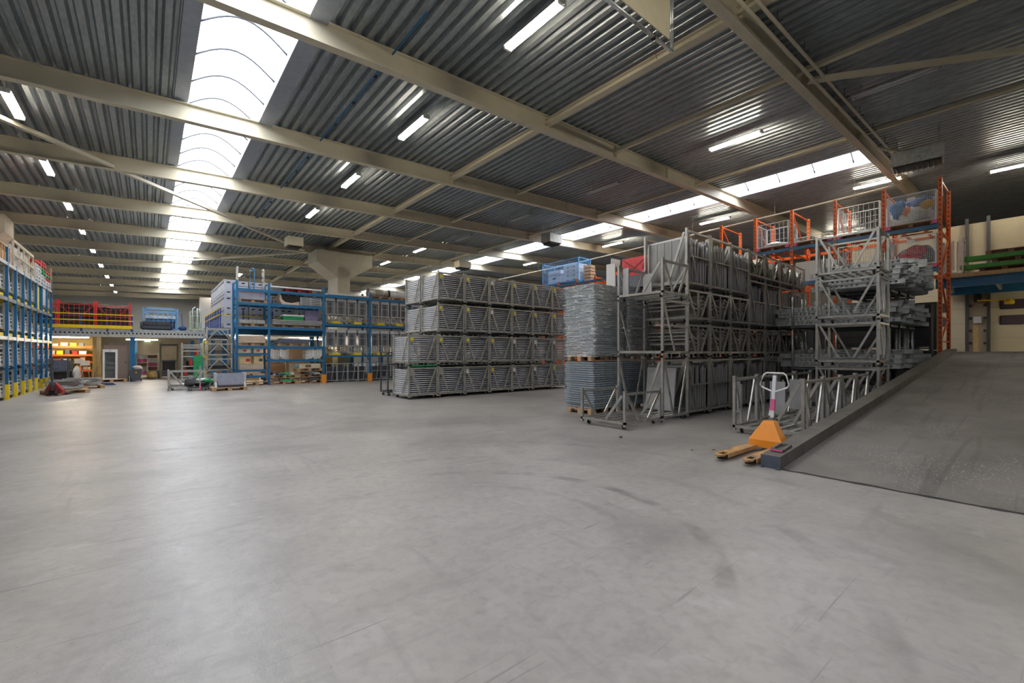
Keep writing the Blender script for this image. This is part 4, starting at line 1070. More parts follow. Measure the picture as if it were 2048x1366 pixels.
pal_r = Kind(pallet(1.0, 1.1, RED)); pal_g = Kind(pallet(1.0, 1.1, GREEN)); pal_p = Kind(pallet(1.0, 1.1, OFFW))
seqs = [(26.75, [pal_p] * 5 + [pal_r]), (27.95, [pal_p, pal_p, pal_p, pal_g, pal_g, pal_r, pal_r]), (29.15, [pal_p, pal_p, pal_r, pal_g, pal_r])]
nm = {id(pal_r): 'red', id(pal_g): 'green', id(pal_p): 'pale grey'}
for s, (y, sq) in enumerate(seqs):
    for k, kd in enumerate(sq):
        kd.put((LX - .5 + .01 * (k % 2), y, 4.46 + k * .146), .01 * ((k * 7) % 5 - 2), '%s plastic pallet, %s up in the %s pallet stack on the left rack' % (nm[id(kd)], ORD[k], ['near', 'middle', 'far'][s]), 'plastic pallets on the left rack')
m = MB(); m.bar((LX, 29.78, 4.5), (LX, 29.8, 5.5), .14, .06); one('timber_plank', m, WOOD, 'timber plank standing upright at the far end of the left rack top', 'plank')

# red hand pallet truck with two loaded pallets
t = pallet_truck('red pallet truck standing before the heap of grey metal parts', (-2.55, 22.6, .012), -pi / 2 - .25, mat('dull red enamel', (.30, .03, .03), .5), DGREY, DGREY, False)
PAL.put((-2.4, 23.35, .0), .3, 'wooden pallet with grey metal parts behind the red pallet truck', 'pallets with metal parts')
PAL.put((-2.1, 25.9, .0), .2, 'wooden pallet with metal parts farther back by the left rack', 'pallets with metal parts')
rr = random.Random(8)
for k in range(26):
    far = k >= 14; cx, cy = (-2.1, 25.9) if far else (-2.4, 23.35); z = .16 + (k % 14) * .022
    m = MB(); l = rr.uniform(.6, 1.25); m.bx((-l / 2, -.09, 0), (l / 2, .09, .02)); m.bx((-l / 2, -.09, 0), (l / 2, -.07, .06)); m.bx((-l / 2, .07, 0), (l / 2, .09, .06)); m.box((l / 2 - .05, 0, .04), (.1, .22, .05))
    o = one('metal_bracket', m, [GALV, ALUB, PANEL][k % 3], 'loose grey metal part heaped on the %s pallet by the left rack' % ('farther' if far else 'nearer'), 'metal part', (cx + rr.uniform(-.1, .1), cy + rr.uniform(-.25, .25), z + .01), rr.uniform(-.5, .6), 'metal parts on the %s pallet' % ('farther' if far else 'nearer'))
    o.rotation_euler.y = rr.uniform(-.06, .06)
m = MB()
for k in range(3): m.prism([(-.7, 0), (.7, 0), (.55, .09), (-.55, .09)], 'y', -.4 + k * .27, -.16 + k * .27)
one('folded_tarpaulin', m, NAVY, 'folded navy tarpaulin panels lying before the orange shelves', 'tarpaulin', (-1.95, 28.0, .01), .35)
t = thing('parts_trolley', 'tall dark parts trolley by the far end of the left rack', 'trolley', (-3.2, 26.9, 0))
m = MB()
for x, y in ((0, 0), (.5, 0), (0, .5), (.5, .5)): m.bar((x, y, .1), (x, y, 1.3), .04)
for z in (.2, .7, 1.25): m.bx((0, 0, z), (.5, .5, z + .03))
obj('shelf_frame', m, DGREY, t)
for x, y in ((.05, .05), (.45, .05), (.05, .45), (.45, .45)): caster(t, x, y, .005)
m = MB(); m.bx((.05, .05, .74), (.45, .45, 1.2)); obj('bin', m, mat('dim blue grey bin', (.12, .14, .2)), t)

# ------------------------------------------------------------------ mezzanine at the far left
MY, MZ = 31.0, 2.72
mz = thing('mezzanine', 'grey steel mezzanine with yellow railing at the far left', 'mezzanine', (0, MY, 0))
m = MB(); m.bx((-4.9, -.06, 2.36), (2.5, .02, 2.68)); m.bx((-4.9, -.1, 2.66), (2.5, .1, 2.70)); m.bx((-4.9, -.1, 2.34), (2.5, .1, 2.37)); m.mi = 1
for k in range(46): m.tube((-4.8 + k * .16, -.063, 2.53), (-4.8 + k * .16, -.061, 2.53), .045, 10)
obj('edge_beam', m, [GALV, BLACK], mz)
m = MB(); m.bx((-4.9, -.1, 2.70), (2.5, 7.5, 2.75)); obj('deck', m, GALV, mz)
m = MB()
for k in range(7): m.bx((-4.9, .4 + k * 1.1, 2.5), (2.5, .48 + k * 1.1, 2.69))
m.bx((-4.9, .3, 2.55), (-4.8, 7.4, 2.7)); obj('joists', m, PLY, mz)
for x in (-.66, 2.35):
    for y in (.12, 7.0): m = MB(); m.bx((x - .1, y - .1, 0), (x + .1, y + .1, 2.34)); m.bx((x - .16, y - .16, 0), (x + .16, y + .16, .015)); obj('post', m, BLUE, mz)
for x in (-3.6, -2.61, -1.64, -.68): m = MB(); m.bx((x - .035, -.13, 2.6), (x + .035, -.1, 3.5)); obj('rail_post', m, DBLUE, mz)
for z in (3.17, 3.48): m = MB(); m.bar((-4.6, -.15, z), (-.6, -.15, z), .035, .05); obj('handrail', m, YELLOW, mz)
m = MB(); m.bx((-4.6, -.17, 2.76), (-.66, -.135, 2.93)); obj('kick_board', m, YELLOW, mz)
def roll_cage(loc, L, W, H, mt, label, arch=False):
    t = thing('roll_cage', label, 'cage', loc, 0, 'cages on the far mezzanine')
    for x in (0, L):
        for y in (0, W): m = MB(); m.bar((x, y, 0), (x, y, H), .06); obj('post', m, mt, t)
    for y in (0, W):
        m = MB(); top = H * .86; m.bar((0, y, .08), (L, y, .08), .05); m.bar((0, y, top), (L, y, top), .035); m.bar((0, y, H * .45), (L, y, H * .45), .025)
        for k in range(1, 7): m.bar((L * k / 7, y, .08), (L * k / 7, y, top), .02)
        m.bar((0, y, top), (L * .32, y, H * .5), .025); m.bar((L, y, top), (L * .68, y, H * .5), .025)
        if arch: m.path([(.0, y, H * .9), (L * .1, y, H), (L * .9, y, H), (L, y, H * .9)], .02, 6)
        obj('side_grid', m, mt, t)
    m = MB(); m.bx((0, 0, .0), (L, W, .04)); obj('base', m, mt, t)
    for x in (0, L): m = MB(); m.bar((x, 0, H * .86), (x, W, H * .86), .03); obj('cross_bar', m, mt, t)
    return t
mats_ = 0
for k, (x, tx) in enumerate(((-3.46, 'left'), (-2.08, 'right'), (-4.85, 'outermost'))):
    roll_cage((x, MY + .25, MZ + .03), 1.3, .9, 1.42, RED, 'red cage of rolled rubber mats on the mezzanine, %s one' % tx)
    for q in range(7 if k < 2 else 4):
        m = MB(); r_ = random.Random(k * 9 + q); pts = [(-.6, .0), (-.3, r_.uniform(-.02, .03)), (0, r_.uniform(-.01, .03)), (.3, r_.uniform(-.02, .02)), (.6, .02)]
        m.prism([(u, w) for u, w in pts] + [(u, w + .15) for u, w in reversed(pts)], 'y', 0, .8)
        one('rubber_mat', m, mat('rubber mat', (.035, .037, .04), .8, 0, .3, 15) if q < 6 or k != 1 else mat('light mat', (.35, .36, .37), .8), ('dark' if q < 6 or k != 1 else 'topmost pale') + ' folded mat in the %s red cage' % tx, 'mat', (x + .65, MY + .3, MZ + .09 + q * .175), 0, 'mats in the %s red cage' % tx)
roll_cage((-.22, MY + .5, MZ + .03), 1.5, .9, 1.25, LBLUE, 'light blue cage beside the red cages on the mezzanine', True)
for q in range(4):
    m = MB(); m.bx((0, 0, 0), (1.3, .75, .17)); one('dark_mattress', m, NAVY if q < 3 else OFFW, '%s mat in the light blue cage, %s up' % ('navy' if q < 3 else 'pale', ORD[q]), 'mat', (-.12, MY + .55, MZ + .1 + q * .2), 0, 'mats in the light blue cage')
t = thing('sofa', 'charcoal buttoned sofa in front of the light blue cage', 'sofa', (.35, MY + .22, MZ + .03))
m = MB(); m.bx((-.66, -.2, .08), (.66, .22, .24)); obj('seat', m, CHAR, t)
for s in (-1, 1):
    m = MB(); m.bx((-.0 if s > 0 else -.6, .06, .25), (.6 if s > 0 else .0, .24, .5)); b = obj('back_cushion', m, CHAR, t); b.modifiers.new('bevel', 'BEVEL').width = .03
    m = MB(); m.bx((s * .62, -.2, .08), (s * .7, .24, .42)); obj('arm', m, CHAR, t)
    m = MB(); m.box((s * .6, -.1, .04), (.05, .05, .08)); obj('leg', m, BLACK, t)
    m = MB()
    for q in range(4):
        for p in range(2): m.box((s * (.1 + q * .13), .055, .3 + p * .1), (.02, .01, .02))
t = thing('wire_trolley', 'pale green wire trolley with white hoses at the mezzanine edge', 'trolley', (1.85, MY + .35, MZ + .03))
m = MB()
for x in (0, .55):
    for y in (0, .5): m.bar((x, y, .08), (x, y, 1.15), .04)
for z in (.1, .5, .9, 1.15):
    for y in (0, .5): m.bar((0, y, z), (.55, y, z), .025)
    for x in (0, .55): m.bar((x, 0, z), (x, .5, z), .025)
for k in range(1, 6): m.bar((k * .09, 0, .1), (k * .09, 0, 1.15), .012)
obj('wire_frame', m, mat('pale green wire', (.45, .58, .42), .5), t)
for x, y in ((.04, .04), (.51, .04), (.04, .46), (.51, .46)): caster(t, x, y, -.01)
for k in range(4):
    m = MB(); a = k * .13; m.path([(.08 + a, .1, .2), (.1 + a, .1, .8), (.14 + a * .8, .15, 1.3), (.24 + a * .5, .2, 1.42 - .04 * k), (.38 + a * .4, .25, 1.2), (.42 + a * .3, .25, .3)], .03, 8)
    one('white_hose', m, [WHITE, DGREY, WHITE, OFFW][k], '%s hose looped over the pale green wire trolley' % ['outer white', 'dark', 'inner white', 'grey'][k], 'hose', (1.85, MY + .4, MZ + .03))
t = thing('floor_scrubber', 'small blue floor scrubber beside the pale green wire trolley', 'scrubber', (1.5, MY + .3, MZ + .03))
m = MB(); m.blob((0, 0, .14), (.4, .35, .28), 3, 12, 8, .05); obj('body', m, NAVY, t); m = MB(); m.bar((.0, 0, .2), (-.05, 0, .95), .035); m.bar((-.05, -.15, .95), (-.05, .15, .95), .03); obj('handle', m, DBLUE, t)

# under the mezzanine
m = MB(); m.bx((-4.95, 34.6, 0), (-2.15, 34.7, 2.5)); m.bx((-2.25, 31.6, 0), (-2.1, 34.6, 2.5)); st('wall_store', m, mat('store wall board', (.62, .46, .17), .7, 0, .08, 2))
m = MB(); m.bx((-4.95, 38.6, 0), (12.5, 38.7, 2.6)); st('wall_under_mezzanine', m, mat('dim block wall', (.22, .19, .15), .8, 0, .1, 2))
osr = thing('shelving', 'orange steel shelving full of small goods under the mezzanine', 'shelving', (-4.6, 33, 0))
for x in (.0, 2.4):
    for y in (0, .8): m = MB(); m.bar((x, y, 0), (x, y, 1.95), .07); obj('upright', m, ORANGE, osr)
lev = (.55, 1.0, 1.38, 1.82)
for z in lev:
    m = MB(); m.bar((0, -.02, z), (2.4, -.02, z), .05, .1); m.bar((0, .82, z), (2.4, .82, z), .05, .1); m.bx((0, 0, z + .02), (2.4, .8, z + .045)); obj('shelf', m, ORANGE, osr)
rr = random.Random(14)
cols = [('red', RED), ('yellow', YELLOW), ('cream', BEIGE), ('white', WHITE), ('dark', DGREY), ('brown', CARD), ('orange', JACKO)]
for li, z in enumerate(lev):
    x = .12 if li else .9; k = 0
    while x < 1.98:
        w = rr.uniform(.16, .3); h = rr.uniform(.1, .24); c = cols[(k * 3 + li) % 7]; m = MB(); m.bx((0, 0, 0), (w, .4, h)); m.bx((-.008, -.008, h - .03), (w + .008, .408, h + .005))
        one('storage_tub', m, c[1], '%s storage tub on the orange shelving, %s shelf, %s from the left' % (c[0], ['bottom', 'second', 'third', 'top'][li], ORD[k]), 'tub', (-4.6 + x, 33.02, z + .047)); x += w + rr.uniform(.05, .16); k += 1
t = thing('wire_locker', 'dark wire locker standing before the orange shelving', 'locker', (-3.85, 32.2, 0))
m = MB()
for x in (0, .8):
    for y in (0, .5): m.bar((x, y, 0), (x, y, 1.1), .05)
for z in (.05, .55, 1.08):
    for y in (0, .5): m.bar((0, y, z), (.8, y, z), .04)
    for x in (0, .8): m.bar((x, 0, z), (x, .5, z), .04)
obj('frame', m, DGREY, t)
m = MB(); m.bx((.03, .03, .07), (.77, .47, .1)); m.bx((.03, .03, .57), (.77, .47, .6)); m.bx((.03, .46, .07), (.77, .48, 1.08)); obj('panels', m, DGREY, t)
for k, (x, y, h, tx) in enumerate(((-2.55, 32.2, .95, 'left'), (-2.3, 32.0, .85, 'right'))):
    t = thing('stand_table', 'slim white stand table before the orange shelving, %s one' % tx, 'table', (x - .25, y, 0))
    m = MB(); m.bx((-.2, -.15, h), (.2, .15, h + .05)); m.bx((-.17, -.02, h + .05), (.17, .02, h + .25)); obj('top', m, WHITE, t)
    for s in (-1, 1): m = MB(); m.bar((s * .05, 0, h), (s * .2, 0, 0), .03); obj('leg', m, ALU, t)
m = MB(); m.blob((0, 0, .4), (.3, .3, .8), 12, 12, 9, .08); one('white_sack', m, OFFW, 'white sack leaning right of the dark wire locker', 'sack', (-2.85, 31.9, 0))
t = thing('display_fridge', 'white display fridge with a glass door standing on a wooden pallet', 'fridge', (-1.52, 30.6, .146))
m = MB(); m.bx((-.28, 0, 0), (-.25, .5, 1.54)); m.bx((.25, 0, 0), (.28, .5, 1.54)); m.bx((-.25, 0, 0), (.25, .5, .04)); m.bx((-.25, 0, 1.5), (.25, .5, 1.54)); m.bx((-.25, .46, .04), (.25, .5, 1.5)); obj('cabinet', m, WHITE, t)
m = MB()
for a, b in (((-.28, -.05, .0), (-.2, -.005, 1.54)), ((.2, -.05, 0), (.28, -.005, 1.54)), ((-.2, -.05, 0), (.2, -.005, .06)), ((-.2, -.05, 1.4), (.2, -.005, 1.54))): m.bx(a, b)
d = obj('door', m, WHITE, t); m = MB(); m.bx((-.2, -.035, .06), (.2, -.025, 1.4)); obj('pane', m, GLASS, d); m = MB(); m.bx((-.19, -.07, .6), (-.175, -.05, 1.0)); obj('handle', m, ALU, d)
for z in (.3, .55, .82, 1.1): m = MB(); m.bx((-.245, .02, z), (.245, .44, z + .015)); obj('shelf', m, ALUB, t)
m = MB(); m.box((0, -.052, 1.47), (.05, .004, .03)); obj('badge', m, DGREY, t)
PAL.put((-1.45, 30.85, 0), 0, 'wooden pallet under the white display fridge', 'pallets on the floor at left')
t = thing('cupboard', 'tall taupe cupboard with two doors behind the white display fridge', 'cupboard', (-1.3, 31.35, 0))
m = MB(); m.bx((-.5, 0, 0), (.48, .5, 1.92)); m.bx((-.3, .1, 1.92), (.5, .5, 2.03)); obj('carcass', m, TAUPE, t)
for x in (-.48, .02): m = MB(); m.bx((x, -.025, .06), (x + .44, -.003, 1.88)); d = obj('door', m, TAUPE, t); m = MB(); m.box((x + .3, -.03, 1.0), (.05, .012, .05)); m.box((x + .36, -.03, 1.0), (.02, .012, .14)); obj('lock', m, DGREY, d)
def wheelie_bin(loc, label):
    t = thing('wheeled_bin', label, 'bin', loc)
    m = MB(); m.add([(-.17, -.2, .06), (.17, -.2, .06), (.17, .2, .06), (-.17, .2, .06), (-.24, -.27, .62), (.24, -.27, .62), (.24, .27, .62), (-.24, .27, .62)], [(0, 3, 2, 1), (0, 1, 5, 4), (1, 2, 6, 5), (2, 3, 7, 6), (3, 0, 4, 7), (4, 5, 6, 7)]); m.bx((-.26, -.29, .58), (.26, .29, .64)); obj('body', m, DGREY, t)
    for s in (-1, 1): m = MB(); m.tube((s * .17, .2, .09), (s * .22, .2, .09), .09, 14); obj('wheel', m, RUBBER, t)
    m = MB(); m.box((.0, -.28, .48), (.05, .005, .06)); obj('sticker', m, YELLOW, t)
wheelie_bin((-.5, 30.5, 0), 'dark grey wheeled bin stuffed with rubbish at the blue post')
m = MB(); m.blob((0, 0, .08), (.42, .42, .22), 5, 12, 8, .12); one('rubbish_bag', m, mat('pinkish rubbish', (.55, .45, .42), .6), 'pale rubbish bag bulging from the wheeled bin', 'bag', (-.45, 30.5, .64))
for k in range(3): m = MB(); m.bar((-2.1 + k * .12, 31.2, 0), (-2.0 + k * .08, 31.45, 1.55 - k * .1), .06, .03); one('timber_batten', m, PLY, 'timber batten leaning left of the taupe cupboard, %s one' % ORD[k], 'batten', group='timber battens')
t = thing('umbrella_stand', 'dark stand of upright rods on a round base before the shelves', 'stand', (-2.1, 29.6, 0)); m = MB(); m.lathe([(0, 0), (.26, 0), (.26, .03), (0, .04)], 18); obj('base', m, BLACK, t)
for k in range(4): m = MB(); m.bar((-.12 + k * .08, .03 * (k % 2), .03), (-.12 + k * .09, .03 * (k % 2), .6 + .2 * (k % 2)), .025); obj('rod', m, WOODD, t)
# dim store to the right of the blue post
def mast(x, y, w, h, label, d=.35):
    t = thing('lift_mast', label, 'mast', (x, y, 0))
    for s in (0, w): m = MB(); m.bar((s, 0, .05), (s, 0, h), .14, .1); m.bar((s, .16, .05), (s, .16, h - .1), .08, .1); obj('rail', m, mat('olive steel', (.16, .15, .11), .5, .3), t)
    m = MB()
    for z in (.2, h * .5, h - .08): m.bar((0, .02, z), (w, .02, z), .06, .08)
    m.bx((-.15, .05, .1), (w + .15, .6, .45)); obj('carriage', m, DGREY, t)
    m = MB(); m.bx((.1, .3, .45), (w - .1, .9, 1.0)); obj('body', m, BLACK, t)
    for s in (-.05, w + .05): m = MB(); m.tube((s - .04, .1, .14), (s + .04, .1, .14), .14, 14); obj('wheel', m, RUBBER, t)
mast(.55, 33.2, .8, 2.05, 'olive steel lift mast parked in the dim store, taller one')
mast(1.75, 34.6, .55, 1.9, 'olive steel lift mast farther back in the dim store')
t = thing('crate_rack', 'open rack of red and dark crates in the dim store', 'rack', (-.55, 34.2, 0))
m = MB()
for x in (0, 1.0):
    for y in (0, .6): m.bar((x, y, 0), (x, y, 1.5), .04)
for k in range(6): m.bar((0, 0, .2 + k * .24), (1.0, 0, .2 + k * .24), .03); m.bar((0, .6, .2 + k * .24), (1.0, .6, .2 + k * .24), .03)
obj('frame', m, ALU, t)
for k in range(5):
    for q in range(2): m = MB(); m.bx((0, 0, 0), (.42, .5, .17)); m.bx((-.01, -.01, .13), (.43, .51, .17)); one('small_crate', m, [PINK, OFFW, WOODD][(k + q) % 3], '%s crate on the open rack, %s row up, %s' % (['red', 'white', 'brown'][(k + q) % 3], ORD[k], ['left', 'right'][q]), 'crate', (-.5 + q * .48, 34.25, .225 + k * .24))
m = MB(); m.blob((0, 0, .22), (.55, .5, .45), 6, 12, 8, .08); one('sandy_sack', m, SAND, 'sandy brown sack on the floor of the dim store', 'sack', (.15, 33.3, 0))
m = MB(); m.bx((-.15, -.05, -.06), (.15, .03, .06)); one('exit_lamp', m, EXIT, 'small greenish lamp glowing in the dim store', 'lamp', (-.05, 38.45, 2.3))
# green folding box, shelves and yellow box behind the tall trolley
m = MB()
m.bx((-.16, -.14, 0), (.16, .14, .2))
for k in range(4): m.bx((-.17, -.15, .15 + k * .31), (.17, .15, .15 + k * .31 + .3))
m.bar((-.03, -.16, .15), (-.03, -.16, 1.38), .02, .02); one('green_box_stack', m, GREEN, 'tall ribbed green box beside the trolley stack', 'box', (1.85, 26.2, 0))
t = thing('tool_trolley', 'grey shelf trolley behind the tall green box', 'trolley', (1.3, 27.4, 0)); m = MB()
for x in (0, .8):
    for y in (0, .5): m.bar((x, y, .1), (x, y, 2.0), .05)
for k in range(4): m.bx((0, 0, .3 + k * .5), (.8, .5, .34 + k * .5))
for k in range(3): m.bar((0, 0, 1.6 + k * .15), (.8, 0, 1.6 + k * .15), .05)
obj('frame', m, GALV, t)
for x, y in ((.05, .05), (.75, .05), (.05, .45), (.75, .45)): caster(t, x, y, .005)
for k in range(3): m = MB(); m.tube((0, 0, 0), (0, 0, .32), .07, 12); m.tube((0, 0, .32), (0, 0, .38), .03, 8); one('red_bottle', m, RED, 'red bottle on the grey shelf trolley, %s shelf' % ORD[k], 'bottle', (1.45 + k * .2, 27.6, .342 + (k % 3) * .5))
m = MB(); m.bx((-.1, -.06, 1.3), (.1, .06, 2.1)); m.bx((-.04, -.02, 0), (.04, .02, 1.3)); one('yellow_post_box', m, YELLOW, 'yellow box on a post left of the trolley stack', 'box', (2.1, 25.6, 0))

# ------------------------------------------------------------------ things before the blue rack
t = stillage(1.2, 1.35, .8, ALU, 'low grey trolley with long tubes, leftmost on the open floor', slats=3); t.location = (.62, 22.35, 0)
for k in range(4): m = MB(); m.tube((.7, 22.6 + k * .25, .2), (1.75, 22.6 + k * .25, .2), .04, 10); one('steel_tube', m, ALUB, 'long steel tube lying in the low grey trolley', 'tube', group='tubes in the low trolley')
t = thing('dolly', 'small dark dolly under the black sacks', 'dolly', (1.55, 21.9, 0)); m = MB(); m.bx((-.35, -.25, .1), (.35, .25, .16)); obj('deck', m, DGREY, t)
for x in (-.28, .28):
    for y in (-.18, .18): caster(t, x, y, -.01)
m = MB(); m.bar((.05, -.27, .14), (.05, -.27, 1.0), .035); obj('handle_post', m, ALU, t)
m = MB(); m.box((.05, -.28, .12), (.07, .05, .16)); obj('red_sleeve', m, PINK, t)
for k, (x, y, z, d, mt, tx) in enumerate(((1.3, 21.9, .16, (.42, .4, .36), DGREY, 'dark grey sack at the left of the dolly'), (1.65, 21.85, .16, (.55, .4, .22), BLACK, 'black sack at the right of the dolly'), (1.7, 21.95, .34, (.45, .35, .14), OFFW, 'pale striped sack on the black sacks'), (1.85, 21.8, .3, (.35, .25, .16), GREEN, 'green cloth on the black sacks'))):
    m = MB(); m.blob((0, 0, d[2] / 2), d, k + 2, 14, 9, .13); one('sack', m, mt, tx, 'sack', (x, y, z))
for k, z in enumerate((0, .66, 1.3, 1.94)):
    t = stillage(.92, 1.2, .64, ALU, 'grey stacking trolley of dark sheets, %s from the floor by the blue rack' % ORD[k], brace='', slats=3, wheels=k == 0); t.location = (1.85, 22.2, z); t['group'] = 'stack of four trolleys'
    for y in (.012, 1.188):
        for s in (-1, 1): m = MB(); m.bar((.46 + s * .04, y, .58), (.46 + s * .36, y, .18), .04, .025, (0, 1, 0)); obj('brace', m, ALU, t)
    for q in range(4):
        m = MB(); m.bx((.07, .1, 0), (.85, 1.1, .03)); one('dark_sheet', m, [DGREY, CHAR, BLACK][q % 3], 'dark sheet lying in the stacking trolley %s from the floor' % ORD[k], 'sheet', (1.85, 22.2, z + .165 + q * .045), 0, 'dark sheets, %s trolley' % ORD[k])
PAL.put((2.5, 21.1, 0), .03, 'old wooden pallet under the pale blue trough', 'pallets on the floor at left')
t = thing('loading_trough', 'pale blue grey trough with white end brackets on a wooden pallet', 'trough', (2.55, 21.1, .148))
m = MB(); m.add([(-.42, -.2, .08), (.42, -.2, .08), (.5, -.32, .56), (-.5, -.32, .56), (-.42, -.17, .08), (.42, -.17, .08), (.5, -.29, .56), (-.5, -.29, .56)], [(0, 1, 2, 3), (4, 7, 6, 5), (0, 4, 5, 1), (2, 6, 7, 3), (1, 5, 6, 2), (0, 3, 7, 4)])
obj('front_sheet', m, mat('pale blue grey sheet', (.42, .47, .62), .4, .3, .1, 6), t)
m = MB(); m.bx((-.45, -.2, .02), (.45, .3, .08)); m.bx((-.45, .28, .06), (.45, .31, .1)); m.add([(-.45, .3, .08), (.45, .3, .08), (.5, .32, .56), (-.5, .32, .56)], [(0, 1, 2, 3)]); obj('base', m, DGREY, t)
for s in (-1, 1): m = MB(); m.prism([(-.3, 0), (.3, 0), (.22, .2), (.34, .56), (-.34, .56), (-.2, .2)], 'x', s * .46, s * .53); obj('end_bracket', m, OFFW, t)

# ------------------------------------------------------------------ central blue rack
BY = 23.2; BXS = [3.07, 4.36, 6.82, 9.2, 11.6, 14.0]
rk = thing('pallet_rack', 'blue pallet rack across the middle with mixed loads behind the trolleys', 'rack', (0, BY, 0))
for i, x in enumerate(BXS):
    for y in (0, 1.05): m = MB(); m.bar((x, y, 0), (x, y, 4.78), .1, .09); obj('upright', m, BLUE, rk)
    m = MB()
    for q in range(6): m.bar((x, .04, .3 + q * .75), (x, 1.0, .3 + q * .75 + (.6 if q % 2 else -.15)), .035)
    obj('frame_bracing', m, BLUE, rk)
    if i in (2, 3): m = MB(); m.bx((x - .1, -.1, 0), (x + .1, .06, .42)); obj('foot_guard', m, JACKO, rk, label='orange foot guard')
BL_ = {0: (4.45, 3.82, 2.72, 1.83, 1.5, .74, .46), 1: (4.45, 3.82, 2.72, 1.83, 1.17), 2: (4.45, 3.0, 1.38), 3: (4.45, 3.0, 1.38), 4: (4.45, 3.0, 1.38)}
for b in range(5):
    for z in BL_[b]:
        hh = .12 if z > 1.6 else .09
        for y in (-.02, 1.07): m = MB(); m.bar((BXS[b] + .05, y, z - hh / 2), (BXS[b + 1] - .05, y, z - hh / 2), .05, hh); obj('load_beam', m, BLUE, rk)
        n = max(2, int((BXS[b + 1] - BXS[b]) / .4))
        m = MB()
        for q in range(n): xx = BXS[b] + (BXS[b + 1] - BXS[b]) * (q + .5) / n; m.bar((xx, 0, z - .05), (xx, 1.05, z - .05), .08, .03)
        m.bar((BXS[b] + .2, .5, z - .07), (BXS[b + 1] - .2, .5, z - .07), .03, .02)
        obj('deck_support', m, GALV, rk)
PX = lambda x, z, tx, g='pallets in the central blue rack': PAL.put((x, BY + .5, z), 0, tx, g)
def slabs(x0, x1, z, n, h, mt, lab, cat, y0=.06, y1=.95, name='board', gap=.006, grp=None):
    for k in range(n):
        m = MB(); m.bx((x0, y0, 0), (x1, y1, h - gap)); one(name, m, mt, '%s, %s up' % (lab, ORD[k]), cat, (0, BY, z + k * h), 0, grp)
# bay one
PX(3.72, 3.825, 'wooden pallet under the grey foil sheets high in the narrow bay'); slabs(3.2, 4.2, 3.975, 4, .09, mat('lilac foil', (.42, .43, .55), .3, .3), 'lilac grey sheet bundle high in the narrow bay', 'sheets', name='sheet_bundle')
PX(3.72, 2.725, 'wooden pallet under the clear panels in the narrow bay'); slabs(3.2, 4.2, 2.872, 3, .055, GALV, 'grey panel in the narrow bay', 'panel', name='grey_sheet')
PX(3.72, 1.835, 'wooden pallet under the beige boards in the narrow bay'); slabs(3.2, 4.22, 1.98, 4, .085, BEIGE, 'beige board bundle in the narrow bay', 'board', name='board_bundle')
slabs(3.2, 4.15, .745, 3, .085, BEIGE, 'low beige board bundle in the narrow bay', 'board', name='board_bundle')
for k, (x, w, mt, nm_) in enumerate(((3.2, .42, mat('cream box', (.7, .62, .42)), 'cream'), (3.75, .38, mat('cream box', (.7, .62, .42)), 'second cream'), )):
    m = MB(); m.bx((0, .05, 0), (w, .6, .22)); m.mi = 1; m.bx((w * .3, .048, .06), (w * .6, .05, .14)); one('carton', m, [mt, RED], nm_ + ' carton on the fourth shelf of the narrow bay', 'carton', (x, BY, 1.505))
    m = MB(); m.bx((0, .05, 0), (w, .6, .34)); m.mi = 1; m.bx((w * .55, .048, .1), (w * .95, .05, .24)); one('carton', m, [mat('buff box', (.68, .52, .28)), RED if k == 0 else DGREY], nm_ + ' buff carton standing on the low beige boards', 'carton', (x, BY, 1.005))
m = MB(); m.bx((3.7, .05, 0), (4.2, .7, .08)); one('board_bundle', m, BEIGE, 'single beige board on the lowest shelf of the narrow bay', 'board', (0, BY, .465))
PX(3.9, 0, 'bare wooden pallet on the floor of the narrow bay')
t = thing('hose_trolley', 'tall metal frame trolley with blue pipes on top of the narrow bay', 'trolley', (3.12, BY + .1, 4.46))
for x in (0, 1.05):
    m = MB()
    for y in (0, .35): m.bar((x, y, 0), (x, y, .98), .04)
    for z in (.02, .45, .96): m.bar((x, 0, z), (x, .35, z), .04)
    obj('end_frame', m, ALUB, t)
m = MB()
for z in (.1, .35, .6, .85): m.bar((0, .17, z), (1.05, .17, z), .025)
obj('rail', m, DGREY, t)
m = MB(); m.path([(.5, .1, .02), (.5, .1, .85), (.62, .1, .85)], .03, 8); m.path([(.66, .12, .02), (.68, .12, .95), (.6, .12, .97)], .03, 8); obj('blue_pipe', m, LBLUE, t)
# bay two
PALRD = Kind(pallet(1.2, .8, RED)); PALRD.put((5.7, BY + .5, 4.46), 0, 'red pallet under the long white board on top of the second bay')
m = MB(); m.bx((4.45, -.02, 0), (6.7, 1.0, .05)); m.bx((4.45, -.04, 0), (6.7, -.02, .07)); one('long_board', m, WHITE, 'long white board on a red pallet on top of the rack', 'board', (0, BY, 4.607))
t = thing('curved_shell', 'curved cream shell with black lining on the upper shelf of the second bay', 'shell', (4.95, BY + .1, 3.83))
m = MB(); P_ = [(-.1, .5), (-.04, .42), (.0, .25), (.12, .14), (.4, .1), (.75, .18)]; m.prism(P_ + [(.75, .0), (.0, .0), (-.12, .2)], 'y', 0, .8); obj('shell', m, BEIGE, t)
m = MB(); m.prism([(-.02, .46), (.04, .28), (.16, .18), (.4, .14), (.74, .22), (.85, .45)], 'y', .02, .78); obj('lining', m, BLACK, t)
for k in range(5):
    m = MB(); m.bx((0, .05, 0), (.95, .85, .05)); m.bx((-.02, .03, .045), (.97, .87, .065)); m.mi = 1; m.bx((.05, .028, .01), (.42, .03, .035)); m.bx((.5, .028, .01), (.9, .03, .035)); one('stacking_tray', m, [OFFW, DGREY], 'grey white stacking tray on the upper shelf of the second bay, %s up' % ORD[k], 'tray', (5.75, BY, 3.835 + k * .085))
